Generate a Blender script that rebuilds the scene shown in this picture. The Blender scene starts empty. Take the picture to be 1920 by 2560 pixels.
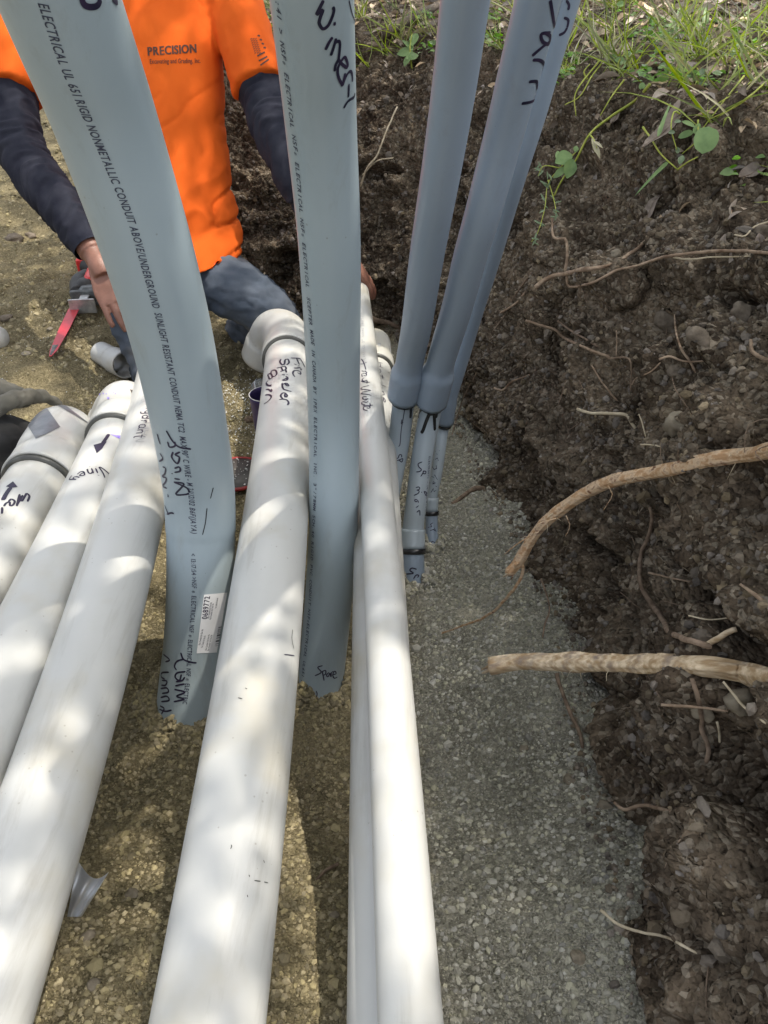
import bpy, math, random
import numpy as np
from mathutils import Vector, Matrix
from mathutils.bvhtree import BVHTree
random.seed(7); rng = np.random.default_rng(7)
S = bpy.context.scene
COL = S.collection
# ------------------------------------------------------------------ camera
F = 1900.0; PITCH = math.radians(35.3); sp, cp = math.sin(PITCH), math.cos(PITCH)
CAM = np.array([0, 0, 1.2])
cam = bpy.data.cameras.new('camera'); camo = bpy.data.objects.new('camera', cam); COL.objects.link(camo)
camo.location = CAM; camo.rotation_euler = (math.pi/2 - PITCH, 0, 0)
cam.sensor_fit = 'HORIZONTAL'; cam.sensor_width = 36; cam.lens = 36*F/1920
cam.clip_start = .02; cam.clip_end = 300
S.camera = camo
# ------------------------------------------------------------------ light
SUN_EL, SUN_AZ = math.radians(71), math.radians(86)       # azimuth clockwise from +Y
SD = np.array([math.cos(SUN_EL)*math.sin(SUN_AZ), math.cos(SUN_EL)*math.cos(SUN_AZ), math.sin(SUN_EL)])
w = bpy.data.worlds.new('World'); S.world = w; w.use_nodes = True
nt = w.node_tree; nt.nodes.clear()
sky = nt.nodes.new('ShaderNodeTexSky'); sky.sky_type = 'NISHITA'; sky.sun_disc = False
sky.sun_elevation = SUN_EL; sky.sun_rotation = SUN_AZ; sky.dust_density = 4.0; sky.ozone_density = .6; sky.air_density = 1.0
bg = nt.nodes.new('ShaderNodeBackground'); bg.inputs[1].default_value = .15
wo = nt.nodes.new('ShaderNodeOutputWorld')
hs = nt.nodes.new('ShaderNodeHueSaturation'); hs.inputs['Saturation'].default_value = .36
nt.links.new(sky.outputs[0], hs.inputs['Color']); nt.links.new(hs.outputs[0], bg.inputs[0]); nt.links.new(bg.outputs[0], wo.inputs[0])
sl = bpy.data.lights.new('sun', 'SUN'); sl.energy = 2.0; sl.angle = math.radians(.55); sl.color = (1, .93, .82)
so = bpy.data.objects.new('sun', sl); COL.objects.link(so)
so.rotation_euler = Vector(SD).to_track_quat('Z', 'Y').to_euler(); so.location = (2, 0, 8)
S.view_settings.view_transform = 'Standard'; S.view_settings.look = 'None'
S.view_settings.exposure = 1.27; S.view_settings.gamma = 1
S.view_settings.use_curve_mapping = False
S.cycles.max_bounces = 6; S.cycles.diffuse_bounces = 4; S.cycles.transparent_max_bounces = 12

# ------------------------------------------------------------------ helpers
def P(px, py, z):
    return CAM + z*np.array([(px-960)/F, cp-(py-1280)/F*sp, -sp-(py-1280)/F*cp])
def Pd(px, py, drop):
    return P(px, py, drop/(sp+(py-1280)/F*cp))
def nrm(v):
    v = np.asarray(v, float); return v/(np.linalg.norm(v, axis=-1, keepdims=True)+1e-12)
def hsh(ix, iy, iz, seed):
    h = (ix.astype(np.int64)*374761393 + iy.astype(np.int64)*668265263 + iz.astype(np.int64)*2147483647 + seed*1274126177) & 0xffffffff
    h = ((h ^ (h >> 13))*1274126177) & 0xffffffff
    h = (h ^ (h >> 16)) & 0xffffff
    return h/float(0xffffff)
def vnoise(p, seed=0):
    i = np.floor(p).astype(np.int64); f = p-i; f = f*f*f*(f*(f*6-15)+10)
    r = 0
    for dx in (0, 1):
        wx = f[:, 0] if dx else 1-f[:, 0]
        for dy in (0, 1):
            wy = f[:, 1] if dy else 1-f[:, 1]
            for dz in (0, 1):
                wz = f[:, 2] if dz else 1-f[:, 2]
                r = r + wx*wy*wz*hsh(i[:, 0]+dx, i[:, 1]+dy, i[:, 2]+dz, seed)
    return r*2-1
def fbm(p, o=4, seed=0, g=.5):
    a, r = 1, 0
    for k in range(o):
        r = r + a*vnoise(p*2**k+17.3*k, seed+k); a *= g
    return r
def worley(p, seed=0):
    i = np.floor(p).astype(np.int64); best = np.full(len(p), 9.)
    for dx in (-1, 0, 1):
        for dy in (-1, 0, 1):
            for dz in (-1, 0, 1):
                c = i+np.array([dx, dy, dz])
                q = c+np.stack([hsh(c[:, 0], c[:, 1], c[:, 2], seed+s) for s in (1, 2, 3)], 1)
                best = np.minimum(best, ((p-q)**2).sum(1))
    return np.sqrt(best)
def sst(a, b, x):
    t = np.clip((x-a)/(b-a), 0, 1); return t*t*(3-2*t)

def raw_mesh(name, V, Fc, mats, smooth=True, uv=None, mi=None):
    V = np.asarray(V, np.float32); me = bpy.data.meshes.new(name)
    if isinstance(Fc, np.ndarray):
        k = Fc.shape[1]; n = len(Fc)
        me.vertices.add(len(V)); me.vertices.foreach_set('co', V.ravel())
        me.loops.add(n*k); me.loops.foreach_set('vertex_index', Fc.astype(np.int32).ravel())
        me.polygons.add(n); me.polygons.foreach_set('loop_start', np.arange(0, n*k, k, dtype=np.int32))
        me.polygons.foreach_set('loop_total', np.full(n, k, np.int32))
    else:
        me.from_pydata(V.tolist(), [], [list(map(int, f)) for f in Fc])
    if not isinstance(mats, (list, tuple)): mats = [mats]
    for m in mats: me.materials.append(m)
    if mi is not None: me.polygons.foreach_set('material_index', np.asarray(mi, np.int32))
    me.polygons.foreach_set('use_smooth', np.full(len(me.polygons), smooth, bool))
    if uv is not None:
        l = me.uv_layers.new(name='UVMap'); idx = np.zeros(len(me.loops), np.int32); me.loops.foreach_get('vertex_index', idx)
        l.data.foreach_set('uv', np.asarray(uv, np.float32)[idx].ravel())
    me.update(calc_edges=True); me.validate()
    return me
def wloc(o):
    v = np.zeros(3)
    while o is not None: v = v+np.array(o.location); o = o.parent
    return v
def obj(name, V, Fc, mat, parent=None, smooth=True, loc=None, uv=None, mi=None):
    """V in world coordinates; linked as one mesh object whose origin is parent's place or loc"""
    V = np.asarray(V, float)
    base = wloc(parent) if parent is not None else (np.asarray(loc, float) if loc is not None else np.zeros(3))
    me = raw_mesh(name, V-base, Fc, mat, smooth, uv, mi)
    o = bpy.data.objects.new(name, me); COL.objects.link(o)
    if parent is not None: o.parent = parent
    else: o.location = base
    return o
def tag(o, label=None, cat=None, group=None, kind=None):
    for k, v in (('label', label), ('category', cat), ('group', group), ('kind', kind)):
        if v: o[k] = v
    return o
def thing(name, loc, label, cat, group=None):
    o = bpy.data.objects.new(name, None); COL.objects.link(o); o.location = loc; o.empty_display_size = .05
    return tag(o, label, cat, group)

def crom(pts, n, w=None):
    """resample control rows with Catmull-Rom to n rows (any number of columns), even in arc length of first 3 columns"""
    pts = np.asarray(pts, float); m = len(pts)
    if m == 2: 
        t = np.linspace(0, 1, n)[:, None]; return pts[0]*(1-t)+pts[1]*t
    Q = np.vstack([2*pts[0]-pts[1], pts, 2*pts[-1]-pts[-2]])
    out = []
    for i in range(m-1):
        p0, p1, p2, p3 = Q[i], Q[i+1], Q[i+2], Q[i+3]
        for t in np.linspace(0, 1, 24, endpoint=False):
            out.append(.5*((2*p1)+(-p0+p2)*t+(2*p0-5*p1+4*p2-p3)*t*t+(-p0+3*p1-3*p2+p3)*t**3))
    out.append(pts[-1]); out = np.array(out)
    s = np.concatenate([[0], np.cumsum(np.linalg.norm(np.diff(out[:, :3], axis=0), axis=1))])
    if s[-1] < 1e-9: s = np.linspace(0, 1, len(out))
    u = np.linspace(0, s[-1], n)
    return np.stack([np.interp(u, s, out[:, c]) for c in range(out.shape[1])], 1)
def frames(C):
    T = nrm(np.gradient(C, axis=0)); N = np.zeros_like(T)
    a = np.array([0, 0, 1.]) if abs(T[0, 2]) < .9 else np.array([1., 0, 0])
    n = nrm(a-T[0]*a.dot(T[0])); N[0] = n
    for i in range(1, len(T)):
        n = n-T[i]*n.dot(T[i]); n = n/np.linalg.norm(n); N[i] = n
    return T, N, np.cross(T, N)
def tube_vf(C, R, seg=32, cap=True, inner=None, rough=None):
    """rings of vertices round the path C with radii R"""
    C = np.asarray(C, float); R = np.broadcast_to(np.asarray(R, float), (len(C),))
    T, N, B = frames(C); a = np.linspace(0, 2*np.pi, seg, endpoint=False)
    d = N[:, None]*np.cos(a)[None, :, None]+B[:, None]*np.sin(a)[None, :, None]
    RR = R[:, None]*np.ones(seg)[None]
    if rough is not None: RR = RR*(1+rough(C, a))
    V = (C[:, None]+d*RR[..., None]).reshape(-1, 3); n = len(C)
    i, j = np.meshgrid(np.arange(n-1), np.arange(seg), indexing='ij'); j2 = (j+1) % seg
    Q = np.stack([i*seg+j, i*seg+j2, (i+1)*seg+j2, (i+1)*seg+j], -1).reshape(-1, 4)
    Fc = Q
    if cap:
        V = np.vstack([V, C[0], C[-1]]); k = n*seg
        jj = np.arange(seg); jn = (jj+1) % seg
        c0 = np.stack([jn, jj, np.full(seg, k), np.full(seg, k)], 1)
        c1 = np.stack([(n-1)*seg+jj, (n-1)*seg+jn, np.full(seg, k+1), np.full(seg, k+1)], 1)
        Fc = [list(q) for q in Q]+[list(q[:3]) for q in c0]+[list(q[:3]) for q in c1]
    return V, Fc
def merge(parts):
    V = []; Fc = []; k = 0
    for v, f in parts:
        V.append(np.asarray(v)); Fc += [[int(x)+k for x in q] for q in f]; k += len(v)
    return np.vstack(V), Fc
def box_vf(c, sx, sy, sz, R=None, bev=.0):
    """chamfered box of full sizes sx,sy,sz about c, axes = columns of R"""
    R = np.eye(3) if R is None else np.asarray(R)
    hx, hy, hz = sx/2, sy/2, sz/2; b = min(bev, hx*.9, hy*.9, hz*.9)
    if b <= 0:
        v = np.array([[x, y, z] for x in (-hx, hx) for y in (-hy, hy) for z in (-hz, hz)])
        f = [[0, 1, 3, 2], [4, 6, 7, 5], [0, 4, 5, 1], [2, 3, 7, 6], [0, 2, 6, 4], [1, 5, 7, 3]]
        return c+v@R.T, f
    lv = []
    for z, e in ((-hz, b), (-hz+b, 0), (hz-b, 0), (hz, b)):
        X, Y = hx-e, hy-e; k = b*.7 if e == 0 else b*.7
        lv += [[-X+k, -Y, z], [X-k, -Y, z], [X, -Y+k, z], [X, Y-k, z], [X-k, Y, z], [-X+k, Y, z], [-X, Y-k, z], [-X, -Y+k, z]]
    f = [list(range(7, -1, -1)), list(range(24, 32))]
    for l in range(3):
        for j in range(8):
            f.append([l*8+j, l*8+(j+1) % 8, (l+1)*8+(j+1) % 8, (l+1)*8+j])
    return c+np.array(lv)@R.T, f

# ------------------------------------------------------------------ materials
def mat(name, c1, c2=None, scale=8., rough=.6, bump=0., bscale=60., detail=6., island=0., metal=0., spec=.5, stretch=None, c3=None, c3s=3., trans=0., alpha=1., coat=0., sss=0., bump2=0., b2scale=300., thr=(.35, .65), rvar=0.):
    m = bpy.data.materials.new(name); m.use_nodes = True; n = m.node_tree.nodes; L = m.node_tree.links
    b = n['Principled BSDF']; b.inputs['Roughness'].default_value = rough; b.inputs['Metallic'].default_value = metal
    b.inputs['Specular IOR Level'].default_value = spec; b.inputs['Transmission Weight'].default_value = trans
    b.inputs['Coat Weight'].default_value = coat; b.inputs['Subsurface Weight'].default_value = sss
    tc = n.new('ShaderNodeTexCoord'); src = tc.outputs['Object']
    if stretch:
        mp = n.new('ShaderNodeMapping'); mp.inputs['Scale'].default_value = stretch; L.new(src, mp.inputs[0]); src = mp.outputs[0]
    def noise(s, d=detail, r=.55):
        t = n.new('ShaderNodeTexNoise'); t.inputs['Scale'].default_value = s; t.inputs['Detail'].default_value = d; t.inputs['Roughness'].default_value = r
        L.new(src, t.inputs['Vector']); return t.outputs['Fac']
    def ramp(f, a, bb, lo, hi):
        r = n.new('ShaderNodeValToRGB'); r.color_ramp.elements[0].position = lo; r.color_ramp.elements[1].position = hi
        r.color_ramp.elements[0].color = (*a, 1); r.color_ramp.elements[1].color = (*bb, 1); L.new(f, r.inputs[0]); return r.outputs[0]
    col = None
    c2 = c2 or c1
    col = ramp(noise(scale), c1, c2, *thr)
    if c3:
        mx = n.new('ShaderNodeMix'); mx.data_type = 'RGBA'; L.new(col, mx.inputs[6]); mx.inputs[7].default_value = (*c3, 1)
        L.new(ramp(noise(c3s, 4), (0, 0, 0), (1, 1, 1), .5, .68), mx.inputs[0]); col = mx.outputs[2]
    if island:
        g = n.new('ShaderNodeNewGeometry'); hv = n.new('ShaderNodeHueSaturation')
        mr = n.new('ShaderNodeMapRange'); mr.inputs[3].default_value = 1-island; mr.inputs[4].default_value = 1+island
        L.new(g.outputs['Random Per Island'], mr.inputs[0]); L.new(mr.outputs[0], hv.inputs['Value']); L.new(col, hv.inputs['Color'])
        ml = n.new('ShaderNodeMath'); ml.operation = 'MULTIPLY'; ml.inputs[1].default_value = 7.31; L.new(g.outputs['Random Per Island'], ml.inputs[0])
        fr = n.new('ShaderNodeMath'); fr.operation = 'FRACT'; L.new(ml.outputs[0], fr.inputs[0])
        m2 = n.new('ShaderNodeMapRange'); m2.inputs[3].default_value = .492; m2.inputs[4].default_value = .506; L.new(fr.outputs[0], m2.inputs[0]); L.new(m2.outputs[0], hv.inputs['Hue'])
        m3 = n.new('ShaderNodeMapRange'); m3.inputs[3].default_value = .5; m3.inputs[4].default_value = 1.15; L.new(fr.outputs[0], m3.inputs[0]); L.new(m3.outputs[0], hv.inputs['Saturation'])
        col = hv.outputs[0]
    L.new(col, b.inputs['Base Color'])
    if rvar:
        mr = n.new('ShaderNodeMapRange'); mr.inputs[3].default_value = rough-rvar; mr.inputs[4].default_value = rough+rvar
        L.new(noise(scale*3), mr.inputs[0]); L.new(mr.outputs[0], b.inputs['Roughness'])
    if bump:
        bp = n.new('ShaderNodeBump'); bp.inputs['Strength'].default_value = 1.; bp.inputs['Distance'].default_value = bump
        L.new(noise(bscale, 8, .65), bp.inputs['Height']); last = bp
        if bump2:
            b3 = n.new('ShaderNodeBump'); b3.inputs['Strength'].default_value = 1.; b3.inputs['Distance'].default_value = bump2
            L.new(noise(b2scale, 3), b3.inputs['Height']); L.new(bp.outputs[0], b3.inputs['Normal']); last = b3
        L.new(last.outputs[0], b.inputs['Normal'])
    return m
M = {}
def sided(n, L, col, tint):
    """the fill is brown dirt at the left of the trench and grey crushed stone at the right: tint the left dirt brown, with the sunlit yellow painted into the colour too"""
    tc = n.new('ShaderNodeTexCoord'); sp_ = n.new('ShaderNodeSeparateXYZ'); L.new(tc.outputs['Object'], sp_.inputs[0])
    nz = n.new('ShaderNodeTexNoise'); nz.inputs['Scale'].default_value = 9; L.new(tc.outputs['Object'], nz.inputs['Vector'])
    a = n.new('ShaderNodeMath'); a.operation = 'MULTIPLY_ADD'; a.inputs[1].default_value = .16; L.new(nz.outputs['Fac'], a.inputs[0]); L.new(sp_.outputs[0], a.inputs[2])
    r = n.new('ShaderNodeMapRange'); r.inputs[1].default_value = .04; r.inputs[2].default_value = .16; r.inputs[3].default_value = 1; r.inputs[4].default_value = 0; L.new(a.outputs[0], r.inputs[0])
    mx = n.new('ShaderNodeMix'); mx.data_type = 'RGBA'; mx.blend_type = 'MULTIPLY'; L.new(r.outputs[0], mx.inputs[0]); L.new(col, mx.inputs[6]); mx.inputs[7].default_value = (*tint, 1); return mx.outputs[2]
def crumb(name, dark, light, grey, s1, s2, d1, d2, rough=.95, side=None, v0=.62, v1_=1.4):
    """soil built from crumbs: cells with their own tone, and relief at two sizes"""
    m = bpy.data.materials.new(name); m.use_nodes = True; n = m.node_tree.nodes; L = m.node_tree.links; b = n['Principled BSDF']
    b.inputs['Roughness'].default_value = rough; b.inputs['Specular IOR Level'].default_value = .12
    tc = n.new('ShaderNodeTexCoord')
    def N(t, **k):
        x = n.new(t)
        for a_, v_ in k.items():
            if a_ in x.inputs: x.inputs[a_].default_value = v_
        return x
    wn = N('ShaderNodeTexNoise', Scale=s1*.8, Detail=3.); L.new(tc.outputs['Object'], wn.inputs['Vector'])
    ad = n.new('ShaderNodeVectorMath'); ad.operation = 'MULTIPLY_ADD'; ad.inputs[1].default_value = (.4/s1,)*3; L.new(wn.outputs['Color'], ad.inputs[0]); L.new(tc.outputs['Object'], ad.inputs[2])
    v1 = N('ShaderNodeTexVoronoi', Scale=s1); v2 = N('ShaderNodeTexVoronoi', Scale=s2); nz = N('ShaderNodeTexNoise', Scale=s2*2.2, Detail=5.)
    for v in (v1, v2, nz): L.new(ad.outputs[0], v.inputs['Vector'])
    big = N('ShaderNodeTexNoise', Scale=7., Detail=7., Roughness=.62); L.new(tc.outputs['Object'], big.inputs['Vector'])
    r = n.new('ShaderNodeValToRGB'); e = r.color_ramp.elements; e[0].position = .38; e[1].position = .66; e[0].color = (*dark, 1); e[1].color = (*light, 1); L.new(big.outputs['Fac'], r.inputs[0])
    sx = n.new('ShaderNodeSeparateColor'); L.new(v1.outputs['Color'], sx.inputs[0]); s2_ = n.new('ShaderNodeSeparateColor'); L.new(v2.outputs['Color'], s2_.inputs[0])
    mg = n.new('ShaderNodeMix'); mg.data_type = 'RGBA'; L.new(r.outputs[0], mg.inputs[6]); mg.inputs[7].default_value = (*grey, 1)
    mm = n.new('ShaderNodeMapRange'); mm.inputs[1].default_value = .62; mm.inputs[2].default_value = 1.; mm.inputs[4].default_value = .75; L.new(s2_.outputs[0], mm.inputs[0]); L.new(mm.outputs[0], mg.inputs[0])
    hv = n.new('ShaderNodeHueSaturation'); L.new(mg.outputs[2], hv.inputs['Color']); mv = n.new('ShaderNodeMapRange'); mv.inputs[3].default_value = v0; mv.inputs[4].default_value = v1_
    av = n.new('ShaderNodeMath'); av.operation = 'ADD'; L.new(sx.outputs[1], av.inputs[0]); L.new(s2_.outputs[2], av.inputs[1]); hf = n.new('ShaderNodeMath'); hf.operation = 'MULTIPLY'; hf.inputs[1].default_value = .5; L.new(av.outputs[0], hf.inputs[0])
    L.new(hf.outputs[0], mv.inputs[0]); L.new(mv.outputs[0], hv.inputs['Value']); L.new(sided(n, L, hv.outputs[0], side) if side else hv.outputs[0], b.inputs['Base Color'])
    prev = None
    for src_, d_, inv in ((v1.outputs['Distance'], d1, True), (v2.outputs['Distance'], d2, True), (nz.outputs['Fac'], d2*.5, False)):
        bp = n.new('ShaderNodeBump'); bp.inputs['Distance'].default_value = d_; bp.inputs['Strength'].default_value = 1.; bp.invert = inv; L.new(src_, bp.inputs['Height'])
        if prev: L.new(prev.outputs[0], bp.inputs['Normal'])
        prev = bp
    L.new(prev.outputs[0], b.inputs['Normal']); return m
M['soil'] = crumb('dark_soil', (.058, .043, .03), (.155, .12, .084), (.27, .23, .175), 42, 130, .012, .005, v0=.5, v1_=1.5)
M['clod'] = mat('soil_clods', (.115, .09, .063), (.255, .208, .15), 7, .95, .0035, 170, island=.35, spec=.1)
M['floor'] = crumb('fill_soil', (.22, .21, .165), (.34, .325, .26), (.42, .40, .34), 150, 360, .006, .003, side=(.76, .67, .49))
M['gravel'] = mat('gravel', (.28, .27, .205), (.42, .40, .315), 5, .85, .0008, 500, island=.42, spec=.3)
_n = M['gravel'].node_tree.nodes; _b = _n['Principled BSDF']; M['gravel'].node_tree.links.new(sided(_n, M['gravel'].node_tree.links, _b.inputs['Base Color'].links[0].from_socket, (.78, .69, .50)), _b.inputs['Base Color'])
M['stone'] = mat('stone', (.15, .125, .09), (.28, .245, .185), 30, .8, .002, 120, spec=.3)
M['litter'] = mat('leaf_litter', (.19, .135, .085), (.52, .41, .3), 14, .8, island=.5, spec=.25)
M['deadleaf'] = mat('dead_leaf', (.15, .12, .1), (.28, .23, .19), 60, .7, .0004, 300, spec=.3)
M['white'] = mat('white_pvc', (.45, .452, .43), (.52, .52, .495), 3, .36, .00012, 90, spec=.5, c3=(.44, .42, .36), c3s=7, rvar=.08)
def dirty(m, col, amt, streak=(26, 2.2, 26), speck=70.):
    n = m.node_tree.nodes; L = m.node_tree.links; b = n['Principled BSDF']; base = b.inputs['Base Color'].links[0].from_socket
    tc = n.new('ShaderNodeTexCoord'); mp = n.new('ShaderNodeMapping'); mp.inputs['Scale'].default_value = streak; L.new(tc.outputs['Object'], mp.inputs[0])
    a = n.new('ShaderNodeTexNoise'); a.inputs['Scale'].default_value = 1.; a.inputs['Detail'].default_value = 9; a.inputs['Roughness'].default_value = .7; L.new(mp.outputs[0], a.inputs['Vector'])
    r = n.new('ShaderNodeMapRange'); r.inputs[1].default_value = .55; r.inputs[2].default_value = .78; r.inputs[4].default_value = amt; L.new(a.outputs['Fac'], r.inputs[0])
    v = n.new('ShaderNodeTexVoronoi'); v.inputs['Scale'].default_value = speck; L.new(tc.outputs['Object'], v.inputs['Vector'])
    g = n.new('ShaderNodeTexNoise'); g.inputs['Scale'].default_value = 4; L.new(tc.outputs['Object'], g.inputs['Vector'])
    rr = n.new('ShaderNodeMapRange'); rr.inputs[1].default_value = .48; rr.inputs[2].default_value = .62; rr.inputs[3].default_value = .0; rr.inputs[4].default_value = .10; L.new(g.outputs['Fac'], rr.inputs[0])
    lt = n.new('ShaderNodeMath'); lt.operation = 'LESS_THAN'; L.new(v.outputs['Distance'], lt.inputs[0]); L.new(rr.outputs[0], lt.inputs[1])
    h = n.new('ShaderNodeMath'); h.operation = 'MULTIPLY'; h.inputs[1].default_value = .45; L.new(lt.outputs[0], h.inputs[0]); mxx = n.new('ShaderNodeMath'); mxx.operation = 'MAXIMUM'; L.new(h.outputs[0], mxx.inputs[0]); L.new(r.outputs[0], mxx.inputs[1])
    mx = n.new('ShaderNodeMix'); mx.data_type = 'RGBA'; L.new(mxx.outputs[0], mx.inputs[0]); L.new(base, mx.inputs[6]); mx.inputs[7].default_value = (*col, 1); L.new(mx.outputs[2], b.inputs['Base Color'])
dirty(M['white'], (.2, .175, .13), .5)
M['grey'] = mat('grey_pvc', (.31, .375, .405), (.34, .405, .43), 4, .36, .0001, 160, spec=.5, rvar=.07)
M['greylight'] = mat('light_grey_pvc', (.33, .385, .42), (.37, .42, .45), 5, .36, spec=.5, rvar=.07)
M['greyblue'] = mat('blue_grey_pvc', (.235, .29, .355), (.265, .32, .385), 4, .33, .0001, 160, spec=.5, rvar=.07)
dirty(M['grey'], (.2, .19, .15), .35, (30, 30, 2.5), 60.); dirty(M['greyblue'], (.17, .16, .14), .3, (30, 30, 2.5), 60.)
M['ink'] = mat('black_marker', (.012, .012, .03), (.03, .02, .05), 40, .45, spec=.4)
M['print'] = mat('dark_print', (.03, .035, .06), (.055, .06, .09), 90, .6)
M['printfaint'] = mat('faint_print', (.3, .3, .3), (.4, .4, .4), 90, .6)
M['glue'] = mat('black_glue', (.015, .015, .016), (.03, .03, .03), 30, .25, spec=.5)
M['band'] = mat('band', (.05, .05, .045), (.09, .09, .08), 30, .35)
M['purple'] = mat('purple_primer', (.22, .16, .55), (.4, .34, .68), 60, .4)
M['purplecan'] = mat('purple_stained_plastic', (.03, .02, .08), (.07, .05, .16), 30, .4)
M['tape'] = mat('silver_tape', (.13, .14, .16), (.2, .21, .23), 30, .35, .0006, 90, metal=.3)
M['foil'] = mat('foil', (.75, .78, .82), (.6, .63, .68), 20, .3, metal=.7)
M['shirt'] = mat('orange_shirt', (.64, .10, .010), (.72, .125, .014), 5, .85, .0006, 900, spec=.15)
M['black'] = mat('black_knit', (.016, .017, .028), (.03, .032, .045), 20, .9, .0005, 700, spec=.2)
M['jeans'] = mat('blue_grey_jeans', (.06, .075, .10), (.11, .125, .15), 7, .9, .0006, 500, spec=.15, c3=(.17, .17, .17), c3s=6)
M['seam'] = mat('jeans_seam', (.045, .05, .075), (.06, .07, .1), 200, .9)
M['skin'] = mat('skin', (.17, .075, .05), (.25, .12, .085), 30, .5, .0005, 220, sss=.05)
M['hair'] = mat('dark_hair', (.015, .012, .01), (.03, .02, .015), 40, .6)
M['boot'] = mat('brown_boot', (.1, .06, .035), (.15, .1, .06), 20, .7)
M['shirtprint'] = mat('dark_brown_print', (.06, .025, .015), (.09, .035, .02), 60, .8)
M['root'] = mat('root_bark', (.2, .14, .095), (.42, .32, .23), 60, .85, .0015, 130, stretch=(1, 1, 1), spec=.2, c3=(.13, .08, .05), c3s=30)
M['rootdark'] = mat('dark_root', (.12, .085, .06), (.27, .2, .145), 60, .9, .001, 160, spec=.2)
M['rootpale'] = mat('pale_root', (.42, .35, .24), (.6, .52, .38), 60, .8, .0006, 200, spec=.2)
M['rootwood'] = mat('stripped_root_wood', (.36, .25, .14), (.66, .54, .38), 50, .8, .002, 110, spec=.2, stretch=(.15, 2, 2), c3=(.24, .19, .15), c3s=24, thr=(.4, .62))
M['rootbright'] = mat('torn_root_wood', (.42, .26, .14), (.75, .60, .42), 60, .8, .003, 120, spec=.2, stretch=(.18, 1.6, 1.6), c3=(.2, .10, .055), c3s=60, thr=(.42, .6))
M['grass'] = mat('grass', (.17, .27, .02), (.42, .48, .06), 30, .55, island=.4, spec=.3)
M['drygrass'] = mat('dry_grass', (.4, .36, .15), (.55, .5, .26), 30, .65, island=.3)
M['leaf'] = mat('green_leaf', (.12, .3, .02), (.2, .42, .03), 40, .5, .0006, 200, island=.2)
M['leafblue'] = mat('soft_green_leaf', (.12, .23, .08), (.2, .33, .12), 40, .5, island=.2)
M['stem'] = mat('yellow_green_stem', (.3, .36, .04), (.42, .44, .08), 60, .55)
M['canopy'] = mat('canopy_leaf', (.11, .20, .05), (.16, .27, .07), 5, .6, island=.2)
M['bark'] = mat('bark', (.08, .06, .045), (.16, .13, .1), 12, .9, .01, 30, stretch=(2, 2, .4))
M['red'] = mat('red_tool_plastic', (.62, .03, .03), (.7, .06, .05), 20, .4)
M['redblade'] = mat('red_blade_paint', (.45, .008, .02), (.52, .02, .035), 40, .35)
M['steel'] = mat('worn_steel', (.4, .4, .4), (.6, .6, .58), 60, .4, metal=.7)
M['darkmetal'] = mat('dark_tool_metal', (.09, .1, .1), (.17, .18, .18), 60, .45, metal=.3)
M['rubber'] = mat('black_rubber', (.012, .012, .012), (.03, .03, .03), 40, .6)
M['bag'] = mat('olive_cloth', (.085, .08, .065), (.13, .125, .105), 10, .9, .0006, 700)
M['bagdark'] = mat('black_cloth', (.008, .008, .008), (.016, .016, .016), 10, .9)
M['paper'] = mat('white_label_paper', (.78, .78, .78), (.84, .84, .84), 30, .6)
M['pan'] = mat('dark_pan', (.05, .05, .045), (.09, .085, .08), 30, .5)
M['redrim'] = mat('dark_red_rim', (.22, .01, .01), (.3, .02, .02), 30, .4)
M['chip'] = mat('white_plastic_chips', (.7, .7, .68), (.8, .8, .78), 30, .6)
M['clear'] = mat('clear_plastic', (.85, .9, .95), (.9, .93, .96), 30, .05, trans=.9)
M['bluecap'] = mat('blue_plastic', (.03, .06, .35), (.05, .09, .45), 30, .3)
for nm in ('leaf', 'grass', 'leafblue', 'canopy', 'litter'):
    m = M[nm]; n = m.node_tree.nodes; L = m.node_tree.links; b = n['Principled BSDF']
    tr = n.new('ShaderNodeBsdfTranslucent'); ms = n.new('ShaderNodeMixShader'); ms.inputs[0].default_value = {'litter': .12, 'canopy': .5}.get(nm, .35)
    L.new(b.inputs['Base Color'].links[0].from_socket, tr.inputs[0]); L.new(b.outputs[0], ms.inputs[1]); L.new(tr.outputs[0], ms.inputs[2])
    L.new(ms.outputs[0], n['Material Output'].inputs[0])

# ------------------------------------------------------------------ ground
def floor_z(x, y):
    x = np.asarray(x, float); y = np.asarray(y, float)
    z = .10+.14*sst(.85, .35, y)
    z = z+.05*sst(.12, .38, x)*sst(2.4, 1.4, y)
    z = z+.09*sst(1.5, 2.2, y)
    z = z+.10*sst(-.55, -1.3, x)*sst(1.0, 1.8, y)
    z = z+np.clip(y-2.9, 0, 6)*.1*sst(0, -1, x)
    z = z+.45*sst(-2.2, -4.5, x)+.7*sst(-1.2, -3.2, y)
    z = z-.05*np.exp(-(((x+.11)**2+(y-.95)**2)/.035))+.014*np.exp(-(((x+.35)**2+(y-.93)**2)/.02))+.012*np.exp(-(((x+.12)**2+(y-.98)**2)/.015))
    return z
def floor_full(x, y, fine=True):
    p = np.stack([x, y, np.zeros_like(x)], 1)
    z = floor_z(x, y)+.016*fbm(p*4, 3, 3)+.006*fbm(p*22, 3, 9)
    far = sst(1.7, 2.4, y)
    z = z+far*.02*fbm(p*9, 3, 21)
    return z
def axis(lo, hi, a, b, step, n):
    g1 = a-np.geomspace(step, a-lo+step, n)[::-1]+step; g2 = b+np.geomspace(step, hi-b+step, n)-step
    return np.concatenate([g1[:-1], np.arange(a, b, step), g2])
gx = axis(-45, 45, -1.5, .5, .0075, 45); gy = axis(-45, 45, .1, 2.9, .0085, 50)
X, Y = np.meshgrid(gx, gy); Z = floor_full(X.ravel(), Y.ravel())
nx, ny = len(gx), len(gy)
i, j = np.meshgrid(np.arange(ny-1), np.arange(nx-1), indexing='ij')
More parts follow.
